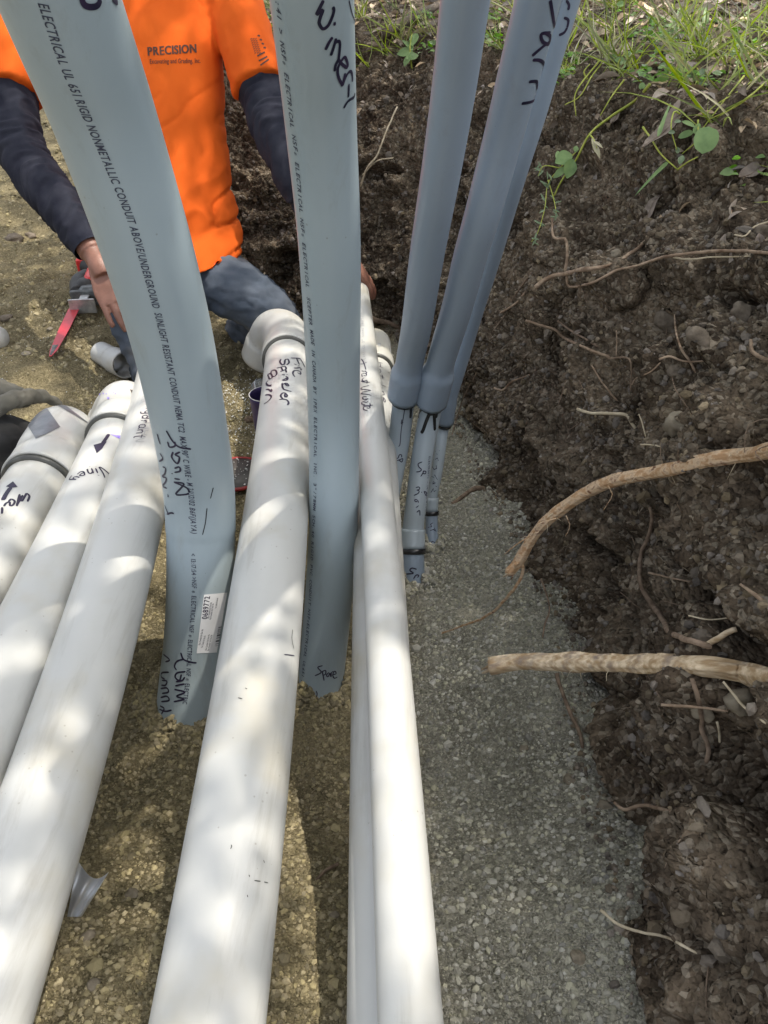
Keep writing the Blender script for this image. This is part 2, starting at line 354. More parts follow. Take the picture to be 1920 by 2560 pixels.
Fq = np.stack([i*nx+j, i*nx+j+1, (i+1)*nx+j+1, (i+1)*nx+j], -1).reshape(-1, 4)
fo = obj('trench_floor', np.stack([X.ravel(), Y.ravel(), Z], 1), Fq, M['floor']); tag(fo, kind='structure')

# bank: base line and lip line, swept
ctrl = np.array([  # bx, by, lx, ly, lip z
    [.30, -3.5, .75, -3.5, .95], [.30, -1.5, .66, -1.5, .95], [.31, -.5, .62, -.5, .95], [.31, 0, .62, .0, .95], [.31, .45, .62, .45, .95], [.34, .8, .63, .8, .96],
    [.375, 1.1, .65, 1.1, .95], [.33, 1.4, .65, 1.45, .94], [.27, 1.65, .63, 1.8, .95], [.21, 2.0, .58, 2.2, .96], [.13, 2.35, .42, 2.65, .97],
    [-.05, 2.6, .12, 3.0, .97], [-.35, 2.72, -.25, 3.12, .95], [-.7, 2.8, -.65, 3.2, .93], [-1.0, 3.0, -.85, 3.4, .92], [-1.2, 3.7, -.85, 3.8, .92], [-1.5, 5, -1.0, 5, .95], [-2.2, 8, -1.6, 8, 1.0]])
Q = crom(ctrl, 3000)
dens = np.where((Q[:, 1] > .15) & (Q[:, 1] < 3.2), 1., .12); cd = np.concatenate([[0], np.cumsum(dens[1:]*np.linalg.norm(np.diff(Q[:, :2], axis=0), axis=1))])
NC = 860; u = np.linspace(0, cd[-1], NC); Q = np.stack([np.interp(u, cd, Q[:, c]) for c in range(5)], 1)
Bp = Q[:, :2]; Lp = Q[:, 2:4]; Lz = Q[:, 4]
tan = nrm(np.gradient(Bp, axis=0)); out2 = np.stack([tan[:, 1], -tan[:, 0]], 1)
k = np.ones(41)/41
out2 = nrm(np.stack([np.convolve(np.pad(out2[:, c], 20, 'edge'), k, 'valid') for c in (0, 1)], 1))
tw = np.linspace(-.18, 1, 235); dtop = np.geomspace(.004, 42, 110)
NR = len(tw)+len(dtop)
G = np.zeros((NC, NR, 3))
Bz = floor_z(Bp[:, 0], Bp[:, 1])
for r, t in enumerate(tw):
    # steep lower face, easing back near the lip
    h = t; lat = .22*t+.78*t**2.4 if t > 0 else .1*t
    G[:, r, :2] = Bp+(Lp-Bp)*lat; G[:, r, 2] = Bz+(Lz-Bz)*(h if t < .93 else .93+(t-.93)*(1-(t-.93)/.14*.35))
for r, d in enumerate(dtop):
    q = len(tw)+r
    G[:, q, :2] = Lp+out2*d; G[:, q, 2] = G[:, len(tw)-1, 2]+.13*(1-np.exp(-d/.25))+.07*np.minimum(d, 12)
du = np.gradient(G, axis=0); dv = np.gradient(G, axis=1); NN = nrm(np.cross(dv, du))
g = G.reshape(-1, 3); nn = NN.reshape(-1, 3)
if nn[(NC//3)*NR+100, 0] > 0: nn = -nn
tt = np.tile(np.concatenate([tw, 1+dtop]), NC)
wallm = sst(1.25, .95, tt)
D = .05*fbm(g*np.array([3, 3, 3.]), 3, 5)+.026*fbm(g*np.array([9, 9, 9.]), 3, 8)
rd = 1-np.abs(fbm(g*np.array([13, 13, 11.])+fbm(g*5, 2, 3)[:, None]*.6, 3, 31)); D += .032*(rd-.7); D += .014*np.round(2.2*fbm(g*np.array([7, 7, 12.]), 2, 17))/2.2
wv = worley(g*26+fbm(g*20, 2, 77)[:, None]*.5, 4); D += .030*(.6-wv)*sst(-.4, .2, fbm(g*5, 2, 55)+.15)
wv2 = worley(g*62, 14); D += .009*(.6-wv2)
D += .003*fbm(g*90, 2, 61)
hole = sst(.42, .75, fbm(g*np.array([5.5, 5.5, 7.5]), 3, 91)); D -= .08*hole
Dtop = .02*fbm(g*3, 3, 5)+.01*fbm(g*20, 3, 8)
def pix_line(px, py):
    d = nrm(P(px, py, 1)-CAM); q_ = g-CAM; t_ = q_@d; return np.linalg.norm(q_-t_[:, None]*d, axis=1)
for hx, hy, hr, hd_ in ((1640, 775, .045, -.085), (1600, 830, .035, -.05), (1885, 745, .035, -.06), (1560, 1050, .03, -.045), (1890, 1640, .03, -.05), (1740, 1930, .035, -.06), (1470, 640, .03, -.05), (1385, 320, .04, -.06), (1510, 1750, .03, -.03), (1840, 2350, .05, -.06), (1600, 1500, .03, -.03),
                        (1565, 715, .05, .045), (1690, 640, .04, .03), (1790, 1040, .05, .03), (1700, 1210, .05, .02), (1660, 1740, .045, .03), (1850, 1850, .05, .035), (1560, 1870, .03, .02), (1420, 760, .04, .025), (1680, 880, .035, .03)):
    D = D+hd_*np.exp(-(pix_line(hx, hy)/hr)**2*(1+.5*fbm(g*22, 2, 3)))
DD = D*wallm+Dtop*(1-wallm)
DD = DD*sst(-.19, -.02, tt)
g2 = g+nn*DD[:, None]
i, j = np.meshgrid(np.arange(NC-1), np.arange(NR-1), indexing='ij')
Fw = np.stack([i*NR+j, (i+1)*NR+j, (i+1)*NR+j+1, i*NR+j+1], -1).reshape(-1, 4)
bank = obj('soil_bank', g2, Fw, M['soil']); tag(bank, kind='structure')
WG = g2.reshape(NC, NR, 3); WN = nn.reshape(NC, NR, 3)
bvh_wall = BVHTree.FromPolygons(g2.tolist(), Fw.tolist())
sub = (gx > -3) & (gx < 1.5); suby = (gy > -.5) & (gy < 7)
xs, ys = gx[sub][::2], gy[suby][::2]; XX, YY = np.meshgrid(xs, ys); ZZ = floor_full(XX.ravel(), YY.ravel())
i, j = np.meshgrid(np.arange(len(ys)-1), np.arange(len(xs)-1), indexing='ij'); nx2 = len(xs)
Ff = np.stack([i*nx2+j, i*nx2+j+1, (i+1)*nx2+j+1, (i+1)*nx2+j], -1).reshape(-1, 4)
bvh_floor = BVHTree.FromPolygons(np.stack([XX.ravel(), YY.ravel(), ZZ], 1).tolist(), Ff.tolist())
def terr(px, py, lift=0.):
    """the soil surface seen at a picture point, moved towards the viewer by lift metres"""
    d = Vector(nrm(P(px, py, 1)-CAM)); best = None
    for b in (bvh_wall, bvh_floor):
        h = b.ray_cast(Vector(CAM), d)
        if h[0] is not None and (best is None or h[3] < best): best = h[3]
    if best is None: best = 3.
    return CAM+np.array(d)*(best-lift)

# ------------------------------------------------------------------ scattered lumps (stones, clods)
ph = (1+5**.5)/2
ICO = nrm(np.array([[-1, ph, 0], [1, ph, 0], [-1, -ph, 0], [1, -ph, 0], [0, -1, ph], [0, 1, ph], [0, -1, -ph], [0, 1, -ph], [ph, 0, -1], [ph, 0, 1], [-ph, 0, -1], [-ph, 0, 1]]))
ICF = np.array([[0, 11, 5], [0, 5, 1], [0, 1, 7], [0, 7, 10], [0, 10, 11], [1, 5, 9], [5, 11, 4], [11, 10, 2], [10, 7, 6], [7, 1, 8], [3, 9, 4], [3, 4, 2], [3, 2, 6], [3, 6, 8], [3, 8, 9], [4, 9, 5], [2, 4, 11], [6, 2, 10], [8, 6, 7], [9, 8, 1]])
def subdiv(V, Fc):
    V = list(map(tuple, V)); cache = {}; out = []
    def mid(a, b):
        k = (min(a, b), max(a, b))
        if k not in cache: cache[k] = len(V); V.append(tuple(nrm((np.array(V[a])+np.array(V[b]))/2)))
        return cache[k]
    for a, b, c in Fc:
        ab, bc, ca = mid(a, b), mid(b, c), mid(c, a); out += [[a, ab, ca], [b, bc, ab], [c, ca, bc], [ab, bc, ca]]
    return np.array(V), np.array(out)
IC2, IF2 = subdiv(ICO, ICF); IC3, IF3 = subdiv(IC2, IF2)
def randrot(n):
    q = nrm(rng.normal(size=(n, 4))); a, b, c, d = q.T
    return np.stack([np.stack([1-2*(c*c+d*d), 2*(b*c-a*d), 2*(b*d+a*c)], 1), np.stack([2*(b*c+a*d), 1-2*(b*b+d*d), 2*(c*d-a*b)], 1), np.stack([2*(b*d-a*c), 2*(c*d+a*b), 1-2*(b*b+c*c)], 1)], 1)
def lumps(pos, size, base=ICO, faces=ICF, an=(.55, 1.), jit=.22, nvar=40):
    n = len(pos); var = np.stack([base*(1+jit*rng.uniform(-1, 1, (len(base), 1))) for _ in range(nvar)])
    sc = rng.uniform(an[0], an[1], (n, 3)); sc[:, 2] *= .8
    V = var[rng.integers(0, nvar, n)]*(size[:, None]*sc)[:, None, :]
    V = np.einsum('nij,nkj->nki', randrot(n), V)+pos[:, None]
    Fc = (faces[None]+(np.arange(n)*len(base))[:, None, None]).reshape(-1, 3)
    return V.reshape(-1, 3), Fc
def gravel(name, n, x0, x1, y0, y1, smin, smax, m, power=2.2, cond=None, sink=.1):
    x = rng.uniform(x0, x1, n); y = rng.uniform(y0, y1, n)
    if cond is not None: k = cond(x, y); x, y = x[k], y[k]
    s = smin+(smax-smin)*rng.uniform(0, 1, len(x))**power
    p = np.stack([x, y, floor_full(x, y)-s*sink], 1)
    V, Fc = lumps(p, s); o = obj(name, V, Fc, m, smooth=False); tag(o, kind='stuff'); return o
o = gravel('gravel', 80000, -.9, .42, .28, 2.1, .0014, .0074, M['gravel'], 3.0); tag(o, 'crushed grey and tan gravel covering the trench floor', 'gravel')
o = gravel('loose_soil', 20000, -2.8, -.1, 2.1, 5.2, .004, .016, M['gravel'], 3.); tag(o, 'loose soil and small stones on the ground behind the pipes', 'loose soil')
o = gravel('coarse_gravel', 700, -1.1, .38, .25, 2.4, .007, .0135, M['gravel'], 2.); tag(o, 'coarser stones lying among the gravel on the trench floor', 'gravel')
# clods on the bank
def bankpts(n, c0, c1, r0, r1):
    c = rng.integers(c0, c1, n); r = rng.integers(r0, r1, n); return WG[c, r], WN[c, r], c, r
ci = np.where((Bp[:, 1] > .2))[0]; c0 = ci[0]; c1 = NC-60
p, nv, _, _ = bankpts(42000, c0, c1, 26, 233)
clump = fbm(p*6, 3, 41); keep = clump > rng.uniform(-.5, .9, len(p)); p, nv = p[keep], nv[keep]
s = .0022+.0085*rng.uniform(0, 1, len(p))**3
V, Fc = lumps(p+nv*(s*.2)[:, None], s); o = obj('soil_crumbs', V, Fc, M['clod'], smooth=False); tag(o, 'crumbs and small clods of dark soil clinging to the bank', 'soil crumbs', kind='stuff')
p, nv, _, _ = bankpts(1500, c0, c1, 30, 228)
s = .006+.010*rng.uniform(0, 1, len(p))**2.5
V, Fc = lumps(p-nv*(s*.15)[:, None], s, IC2, IF2, (.5, 1), .24); o = obj('soil_clods', V, Fc, M['clod'], smooth=False); tag(o, 'larger clods of soil standing out of the dark bank', 'soil clods', kind='stuff')
# crumbs that fell to the foot of the bank
x = []; 
c = rng.integers(c0, NC-90, 2000); off = np.abs(rng.normal(0, .018, 2000)); q = Bp[c]-out2[c]*off[:, None]*1.+rng.normal(0, .008, (2000, 2))
s = .0015+.007*rng.uniform(0, 1, 2000)**3
V, Fc = lumps(np.stack([q[:, 0], q[:, 1], floor_full(q[:, 0], q[:, 1])+s*.3], 1), s); o = obj('fallen_crumbs', V, Fc, M['clod'], smooth=False); tag(o, 'dark soil crumbs fallen along the foot of the bank', 'soil crumbs', kind='stuff')

# single stones one can pick out of the bank and the floor (picture place, size m)
def stone(px, py, r, label, m=None, flat=.75, seed=0, lift=0., group=None):
    c = terr(px, py, lift); V = IC3*(1+.3*vnoise(IC3*1.5+seed*3.1, seed)[:, None]+.13*vnoise(IC3*3.7+seed, seed+5)[:, None]+.05*vnoise(IC3*9+seed, seed+6)[:, None])*r*np.array([1, .85, flat])
    a = seed*1.3; R = np.array([[math.cos(a), -math.sin(a), 0], [math.sin(a), math.cos(a), 0], [0, 0, 1]])
    o = obj('stone', c+V@R.T, IF3, m or M['stone'], loc=c-np.array([0, 0, r*flat])); tag(o, label, 'stone', group)
M['muddy'] = mat('mud_coated_stone', (.10, .08, .06), (.24, .2, .155), 26, .9, .003, 110, spec=.2)
for a in [(1570, 725, .058, 'large mud-coated stone bulging from the bank below the long forked root', M['soil'], .9, 1),
          (1668, 800, .026, 'rounded stone beside the dark hollow in the bank, below the large muddy stone', M['muddy'], .8, 2),
          (1540, 635, .012, 'small pale stone touching the long root high in the bank', None, .7, 3),
          (1745, 845, .020, 'grey-brown lump right of the dark hollow in the bank', M['muddy'], .8, 4),
          (1695, 925, .018, 'flat brown stone below the small curling root in the bank', M['muddy'], .6, 5),
          (1690, 1060, .020, 'pale flaky stone above the thick torn root', None, .9, 6),
          (1900, 585, .016, 'dark stone at the right edge under the leafy plants', M['muddy'], .8, 7),
          (1855, 780, .020, 'rounded clod at the right edge of the bank', M['muddy'], .8, 8),
          (1425, 1950, .011, 'flat grey stone on the gravel near the foot of the bank', None, .5, 9),
          (1310, 1870, .008, 'pale oval stone in the middle of the gravel strip', None, .6, 10),
          (1445, 2395, .010, 'pale blue-grey block of stone low in the gravel strip', None, .6, 11),
          (1515, 2015, .011, 'dark angular stone at the foot of the bank', None, .6, 12),
          (1555, 2290, .008, 'round pebble just above the pale crooked root', None, .8, 13),
          (330, 2235, .010, 'angular grey stone right of the foil scrap', None, .5, 14),
          (220, 2340, .009, 'wedge-shaped stone low in the gap beside the white pipe', None, .5, 15),
          (232, 2465, .010, 'olive flat stone near the bottom in the left gap', None, .5, 16),
          (835, 2290, .007, 'pale stone beside the straight shadow edge between the pipes', None, .6, 17),
          (30, 600, .045, 'broad half-buried rock on the ground left of the worker', M['muddy'], .5, 18),
          (75, 590, .028, 'dark cracked clod beside the half-buried rock', M['muddy'], .6, 19),
          (15, 800, .026, 'grey stone at the left edge near the saw blade', M['muddy'], .6, 20),
          (65, 885, .018, 'pale flat stone left of the saw blade tip', None, .4, 21),
          (126, 822, .011, 'small pale flat stone above the saw blade', None, .4, 22),
          (622, 1050, .016, 'rust-brown lump of soil beside the purple cup', M['rootdark'], .7, 23),
          (45, 430, .03, 'rough stone half in sunlight on the far left ground', M['muddy'], .6, 24),
          (280, 1095-60, .02, 'dark pebble on the ground behind the left elbow', M['muddy'], .6, 25),
          (1755, 1780, .012, 'small white stone by the end of the thick stripped root', None, .8, 26),
          (1850, 1755, .016, 'pale lumpy stone under the base of the thick stripped root', None, .8, 27)]:
    stone(a[0], a[1], a[2], a[3], a[4], a[5], a[6], lift=-a[2]*.35 if a[2] > .017 else 0)

# ------------------------------------------------------------------ pipes and writing on them
class Pipe:
    def __init__(s, C, R):
        s.C = np.asarray(C, float); s.R = np.broadcast_to(np.asarray(R, float), (len(s.C),)).copy()
        s.bvh = None
    def mesh(s, name, m, parent, a=0, b=None, seg=48, wall=None, dr=0.):
        C, R = s.C[a:b], s.R[a:b]+dr
        V, Fc = tube_vf(C, R, seg, cap=(wall is None))
        if wall:
            V2, F2 = tube_vf(C, R-wall, seg, cap=False); n = len(C)
            Fc = [list(q) for q in Fc]; k = len(V)
            Fc += [[int(x)+k for x in q[::-1]] for q in F2]
            for e in (0, n-1):
                for j in range(seg):
                    j2 = (j+1) % seg; q = [e*seg+j, e*seg+j2, k+e*seg+j2, k+e*seg+j]; Fc.append(q if e else q[::-1])
            V = np.vstack([V, V2])
        return obj(name, V, Fc, m, parent)
    def snap(s, p, eps=.0005):
        p = np.atleast_2d(p); A = s.C[:-1]; B = s.C[1:]; d = B-A; L = (d**2).sum(1)
        t = np.clip(((p[:, None]-A)*d).sum(2)/L, 0, 1); q = A+d*t[..., None]; D = ((p[:, None]-q)**2).sum(2)
        k = D.argmin(1); ii = np.arange(len(p)); c = q[ii, k]; r = s.R[k]*(1-t[ii, k])+s.R[k+1]*t[ii, k]
        n = nrm(p-c); return c+n*(r+eps)[:, None], n
    def cast(s, pts):
        if s.bvh is None:
            V, Fc = tube_vf(s.C, s.R, 64, cap=False); s.bvh = BVHTree.FromPolygons(V.tolist(), Fc.tolist())
        out = []
        for x, y in pts:
            d = Vector(nrm(P(x, y, 1)-CAM)); h = s.bvh.ray_cast(Vector(CAM), d)
            if h[0] is not None: out.append(np.array(h[0]))
            elif out == [] or True:
                # beside the outline: nearest point of the surface
                D = s.C-CAM; dd = np.array(d); t = D@dd; k = (np.linalg.norm(D-np.outer(t, dd), axis=1)-s.R).argmin(); out.append(s.snap(CAM+dd*t[k])[0][0])
        return np.array(out)
def dens(pts, step=4.):
    pts = np.asarray(pts, float); L = np.linalg.norm(np.diff(pts, axis=0), axis=1).sum(); return crom(pts, max(3, int(L/step)))
def ribbon(pipe, pts3, width, eps=.0006):
    """flat stroke on the pipe through 3-D points"""
    q, n = pipe.snap(pts3, eps); t = nrm(np.gradient(q, axis=0)); sd = np.cross(n, t); m = len(q)
    wd = np.full(m, width/2); wd[0] *= .6; wd[-1] *= .6
    a, _ = pipe.snap(q+sd*wd[:, None], eps); b, _ = pipe.snap(q-sd*wd[:, None], eps)
    c, _ = pipe.snap(q, eps+.0001)
    V = np.vstack([a, c, b]); Fc = []
    for i in range(m-1): Fc += [[i, i+1, m+i+1, m+i], [m+i, m+i+1, 2*m+i+1, 2*m+i]]
    return V, Fc
def strokes(pipe, parent, lists, org=(0, 0), sc=1., width=.003, name='handwriting', m='ink', smooth=True):
    parts = []
    for l in lists:
        p = np.asarray(l, float)*sc+np.array(org)
        p = dens(p, 2.5) if smooth else p
        parts.append(ribbon(pipe, pipe.cast(p), width))
    V, Fc = merge(parts); o = obj(name, V, Fc, M[m], parent); return o
SF = {'a': (.55, [[(.5, .45), (.3, .55), (.08, .4), (.08, .12), (.28, 0), (.47, .15), (.5, .5), (.5, .1), (.6, 0)]]),
 'e': (.5, [[(.08, .28), (.45, .32), (.4, .52), (.2, .55), (.05, .3), (.12, .04), (.45, .06)]]), 'r': (.42, [[(.08, .55), (.1, 0)], [(.1, .3), (.22, .5), (.42, .52)]]),
 'n': (.55, [[(.08, .55), (.1, 0)], [(.1, .35), (.25, .54), (.44, .45), (.46, 0)]]), 'i': (.22, [[(.1, .52), (.1, 0)], [(.1, .72), (.11, .76)]]),
 't': (.42, [[(.2, .95), (.2, .05), (.36, 0)], [(0, .62), (.4, .64)]]), 's': (.42, [[(.4, .5), (.15, .55), (.1, .38), (.36, .22), (.3, .02), (.04, .04)]]),
 'y': (.5, [[(.06, .52), (.12, .15), (.32, .12), (.42, .5)], [(.42, .5), (.38, -.2), (.1, -.35)]]), 'o': (.52, [[(.28, .54), (.06, .35), (.1, .05), (.35, 0), (.48, .25), (.28, .54)]]),
 'u': (.55, [[(.06, .52), (.1, .08), (.35, .05), (.46, .5), (.48, 0)]]), 'd': (.55, [[(.45, .4), (.2, .5), (.06, .2), (.25, 0), (.45, .15)], [(.47, 1), (.47, 0)]]),
 'l': (.2, [[(.1, 1), (.1, 0)]]), 'm': (.8, [[(.06, .5), (.08, 0)], [(.08, .35), (.25, .5), (.36, .4), (.38, 0)], [(.38, .35), (.55, .5), (.68, .4), (.7, 0)]]),
 'p': (.5, [[(.08, .52), (.06, -.4)], [(.08, .4), (.3, .54), (.46, .35), (.3, .05), (.08, .1)]]), 'k': (.45, [[(.08, 1), (.08, 0)], [(.4, .5), (.1, .25), (.42, 0)]]),
 'W': (.95, [[(0, 1), (.2, 0), (.42, .7), (.62, 0), (.9, 1.05)]]), 'T': (.7, [[(0, .95), (.7, 1)], [(.35, .98), (.32, 0)]]), 'H': (.7, [[(.05, 1), (.08, 0)], [(.6, 1), (.58, 0)], [(.06, .5), (.6, .55)]]),
 'V': (.7, [[(0, 1), (.3, 0), (.65, 1)]]), 'S': (.6, [[(.55, .9), (.25, 1), (.08, .75), (.45, .45), (.4, .08), (.02, .05)]]), 'B': (.6, [[(.08, 1), (.1, 0)], [(.08, .98), (.45, .85), (.12, .55), (.55, .3), (.4, .02), (.1, 0)]]),
 'A': (.6, [[(0, 0), (.3, 1), (.58, 0)], [(.12, .38), (.48, .4)]]), 'R': (.6, [[(.08, 0), (.08, 1), (.5, .8), (.1, .5), (.55, 0)]]), 'N': (.65, [[(.05, 0), (.08, 1), (.55, 0), (.58, 1)]]),
 'P': (.55, [[(.08, 0), (.08, 1), (.5, .8), (.1, .48)]]), 'C': (.6, [[(.55, .85), (.25, 1), (.05, .5), (.2, .05), (.55, .12)]]), 'O': (.65, [[(.3, 1), (.04, .5), (.3, 0), (.6, .5), (.3, 1)]]), ' ': (.4, []),
 'M': (.8, [[(.05, 0), (.1, 1), (.4, .3), (.7, 1), (.72, 0)]]), '.': (.2, [[(.08, 0), (.1, .06)]])}
def along(pipe, path_px, n=200):
    q = pipe.cast(dens(path_px, 6)); q = crom(q, n) if len(q) > 3 else q
    q, nn_ = pipe.snap(q); s_ = np.concatenate([[0], np.cumsum(np.linalg.norm(np.diff(q, axis=0), axis=1))])
    t = nrm(np.gradient(q, axis=0)); up = np.cross(nn_, t); return q, up, s_
def place2(q, up, s_, xs, ys):
    xs = np.asarray(xs); b = np.stack([np.interp(xs, s_, q[:, c]) for c in range(3)], 1); uu = nrm(np.stack([np.interp(xs, s_, up[:, c]) for c in range(3)], 1))
    return b+uu*np.asarray(ys)[:, None]
def hand(pipe, parent, text, path_px, h, width=.0028, name='handwriting', m='ink', fit=True, jig=.04):
    q, up, s_ = along(pipe, path_px); adv = sum(SF[c][0]+.12 for c in text); k = (s_[-1]/adv) if fit else h; x = 0; parts = []
    for c in text:
        wd, ls = SF[c]; dy = random.uniform(-jig, jig)
        for l in ls:
            l = np.array(l, float); l = crom(l, max(4, int(6*len(l)))) if len(l) > 2 else crom(l, 6)
            p = place2(q, up, s_, (x+l[:, 0])*k, (l[:, 1]+dy-.4)*h); parts.append(ribbon(pipe, p, width))
        x += wd+.12
    V, Fc = merge(parts); return obj(name, V, Fc, M[m], parent)
_g = {}
def glyph(ch):
    if ch not in _g:
        cu = bpy.data.curves.new('glyph', 'FONT'); cu.body = ch; cu.size = 1; cu.resolution_u = 3; cu.offset = .014
        o = bpy.data.objects.new('glyph', cu); COL.objects.link(o); bpy.context.view_layer.update()
        me = o.to_mesh(); V = np.array([v.co[:2] for v in me.vertices]).reshape(-1, 2); Fc = [list(p.vertices) for p in me.polygons]; 
        o.to_mesh_clear(); bpy.data.objects.remove(o); bpy.data.curves.remove(cu)
        _g[ch] = (V, Fc, (V[:, 0].max() if len(V) else .3))
    return _g[ch]
def printed(pipe, parent, text, path_px, h, mono=True, shear=0., xsc=.8, name='printed_text', m='print', fit=True, track=.0):
    q, up, s_ = along(pipe, path_px, 400); hc = .72   # cap height of the font at size 1
    k = h/hc; adv = []
    for c in text: adv.append(.62 if mono else (.36 if c == ' ' else glyph(c)[2]*1.0+.09))
    kx = s_[-1]/sum(adv) if fit else k*xsc; x = 0; parts = []
    for c, a in zip(text, adv):
        if c != ' ':
            V, Fc, wd = glyph(c); X = V[:, 0]
            if mono:
                w_ = max(wd-X.min(), .05); X = (X-X.min())*(min(.52/w_, 1.0)); X = X+(.62-X.max())/2
            sc_ = .62 if c in '®' else 1
            p = place2(q, up, s_, (x+X*sc_+(.1 if sc_ < 1 else 0))*kx+V[:, 1]*k*shear, (V[:, 1]*sc_-hc/2)*k); p, _ = pipe.snap(p, .0006); parts.append((p, Fc))
        x += a
    V, Fc = merge(parts); return obj(name, V, Fc, M[m], parent, smooth=False)
def patch(pipe, parent, quad, m, name, org=(0, 0), sc=1., n=14, eps=.0008):
    a, b, c, d = [np.array(p, float)*sc+np.array(org) for p in quad]; g_ = np.linspace(0, 1, n)
    pts = [((a*(1-u)+b*u)*(1-v)+(d*(1-u)+c*u)*v) for v in g_ for u in g_]
    q, _ = pipe.snap(pipe.cast(pts), eps); i, j = np.meshgrid(np.arange(n-1), np.arange(n-1), indexing='ij')
    Fc = np.stack([i*n+j, i*n+j+1, (i+1)*n+j+1, (i+1)*n+j], -1).reshape(-1, 4); o = obj(name, q, Fc, M[m] if isinstance(m, str) else m, parent)
    return o
def ring(pipe, k, wdt, dr, m, parent, name='band'):
    """a short band round the pipe at sample k (fractional)"""
    s_ = np.concatenate([[0], np.cumsum(np.linalg.norm(np.diff(pipe.C, axis=0), axis=1))]); s0 = k
    ss = np.array([s0-wdt/2, s0-wdt/2+.0005, s0+wdt/2-.0005, s0+wdt/2]); C = np.stack([np.interp(ss, s_, pipe.C[:, c]) for c in range(3)], 1); r = np.interp(ss, s_, pipe.R)
    V, Fc = tube_vf(C, r+np.array([0, dr, dr, 0]), 48, cap=False); return obj(name, V, Fc, M[m] if isinstance(m, str) else m, parent)
def slen(pipe, p3):
    """arc length of the pipe's point nearest to p3"""
    A = pipe.C[:-1]; d = pipe.C[1:]-A; L2 = (d**2).sum(1); t = np.clip(((p3-A)*d).sum(1)/L2, 0, 1); D = ((A+d*t[:, None]-p3)**2).sum(1); k = D.argmin()
    return np.concatenate([[0], np.cumsum(np.sqrt(L2))])[k]+t[k]*math.sqrt(L2[k])
def cut(pipe, s0, s1, extra=0.):
    s_ = np.concatenate([[0], np.cumsum(np.linalg.norm(np.diff(pipe.C, axis=0), axis=1))]); n = max(3, int((s1-s0)/.006)); ss = np.linspace(s0, s1, n)
    return Pipe(np.stack([np.interp(ss, s_, pipe.C[:, c]) for c in range(3)], 1), np.interp(ss, s_, pipe.R)+extra)
GW = 'white pvc pipes lying along the trench'; GG = 'grey conduits standing up out of the trench floor'

def white_run(label, ctrlpts, r, elbow=None, er=None, bandw=.009, extend=1.):
    """ctrlpts near to far; elbow = further points of the fitting beyond the last straight point"""
    pts = np.array(ctrlpts); d0 = nrm(pts[0]-pts[1]); pts = np.vstack([pts[0]+d0*extend, pts])
    u_ = pts[:, 1]; uu = np.linspace(u_[0], u_[-1], 260); dg_ = 2 if len(pts) > 4 else 1
    run = Pipe(np.stack([np.polyval(np.polyfit(u_, pts[:, 0], 2 if len(pts) > 4 else 1), uu), uu, np.polyval(np.polyfit(u_, pts[:, 2], dg_), uu)], 1), r)
    pts = np.vstack([pts[:-2], run.C[-12], run.C[-1]]); t = thing('white_pipe', pts[0]*[1, 1, 0]+[0, 0, floor_z(pts[0][0], pts[0][1])], label, 'pipe', GW)
    run.mesh('pipe', M['white'], t, wall=.005)
    el = None
    if elbow is not None:
        d1 = nrm(pts[-1]-pts[-2]); full = np.vstack([pts[-1]-d1*.0, pts[-1]+d1*.05, elbow]); C = crom(full, 60)
        el = Pipe(C, er or r+.008); s_ = np.linspace(0, 1, 60); L = np.linalg.norm(np.diff(C, axis=0), axis=1).sum()
        a = np.cumsum(np.concatenate([[0], np.linalg.norm(np.diff(C, axis=0), axis=1)])); sock = .055
        el.R = el.R-.004*sst(sock, sock+.012, a)*sst(L-sock, L-sock-.012, a)
        e = el.mesh('elbow', M['white'], t, wall=.006)
        ring(run, slen(run, pts[-1])-bandw*.5+.0005, bandw, .0075, 'band', t)
    return t, run, el
# pipe 1: 'Fire Sprinkler Barn'
t1, p1, e1 = white_run('wide white pipe marked Fire Sprinkler Barn, running up between the two tall grey conduits',
    [Pd(522, 2560, .86), Pd(590, 2150, .83), Pd(638, 1658, .79), Pd(690, 1272, .768), Pd(720, 905, .80)], .057,
    [P(712, 836, 2.12), P(697, 805, 2.19)+[-.02, .0, -.035], P(690, 805, 2.2)+[-.05, .015, -.12]], .0665)
Z5 = dict(org=(640, 840), sc=.1688, width=.0042)
strokes(p1, t1, [[(515, 328), (600, 330), (655, 335)], [(655, 335), (690, 400), (722, 465)], [(600, 335), (620, 380), (640, 425)], [(558, 415), (580, 422), (604, 432)], [(625, 440), (632, 444), (640, 447)],
  [(560, 478), (600, 478), (655, 470)], [(630, 470), (668, 480), (660, 510)], [(610, 545), (655, 570), (655, 530), (605, 515), (560, 520), (545, 560), (575, 612)]], **Z5)
strokes(p1, t1, [[(370, 345), (355, 390), (400, 435), (425, 400), (430, 360), (470, 345), (490, 395), (455, 432)], [(310, 480), (360, 465), (430, 450)], [(430, 450), (448, 490), (400, 510), (372, 465)], [(360, 530), (410, 512), (440, 510), (450, 545)],
  [(385, 575), (400, 576), (432, 582)], [(455, 572), (462, 574), (466, 575)], [(385, 660), (430, 640), (468, 620)], [(440, 598), (470, 622), (455, 655), (400, 665)], [(388, 700), (392, 760), (412, 795)], [(430, 700), (450, 735), (490, 745)], [(400, 720), (450, 700), (490, 742)],
  [(398, 790), (460, 808), (525, 826)], [(425, 850), (462, 880), (440, 915), (425, 880), (440, 850), (395, 848), (365, 890), (402, 940)], [(345, 945), (400, 938), (455, 950), (483, 990), (465, 1027)]], **Z5)
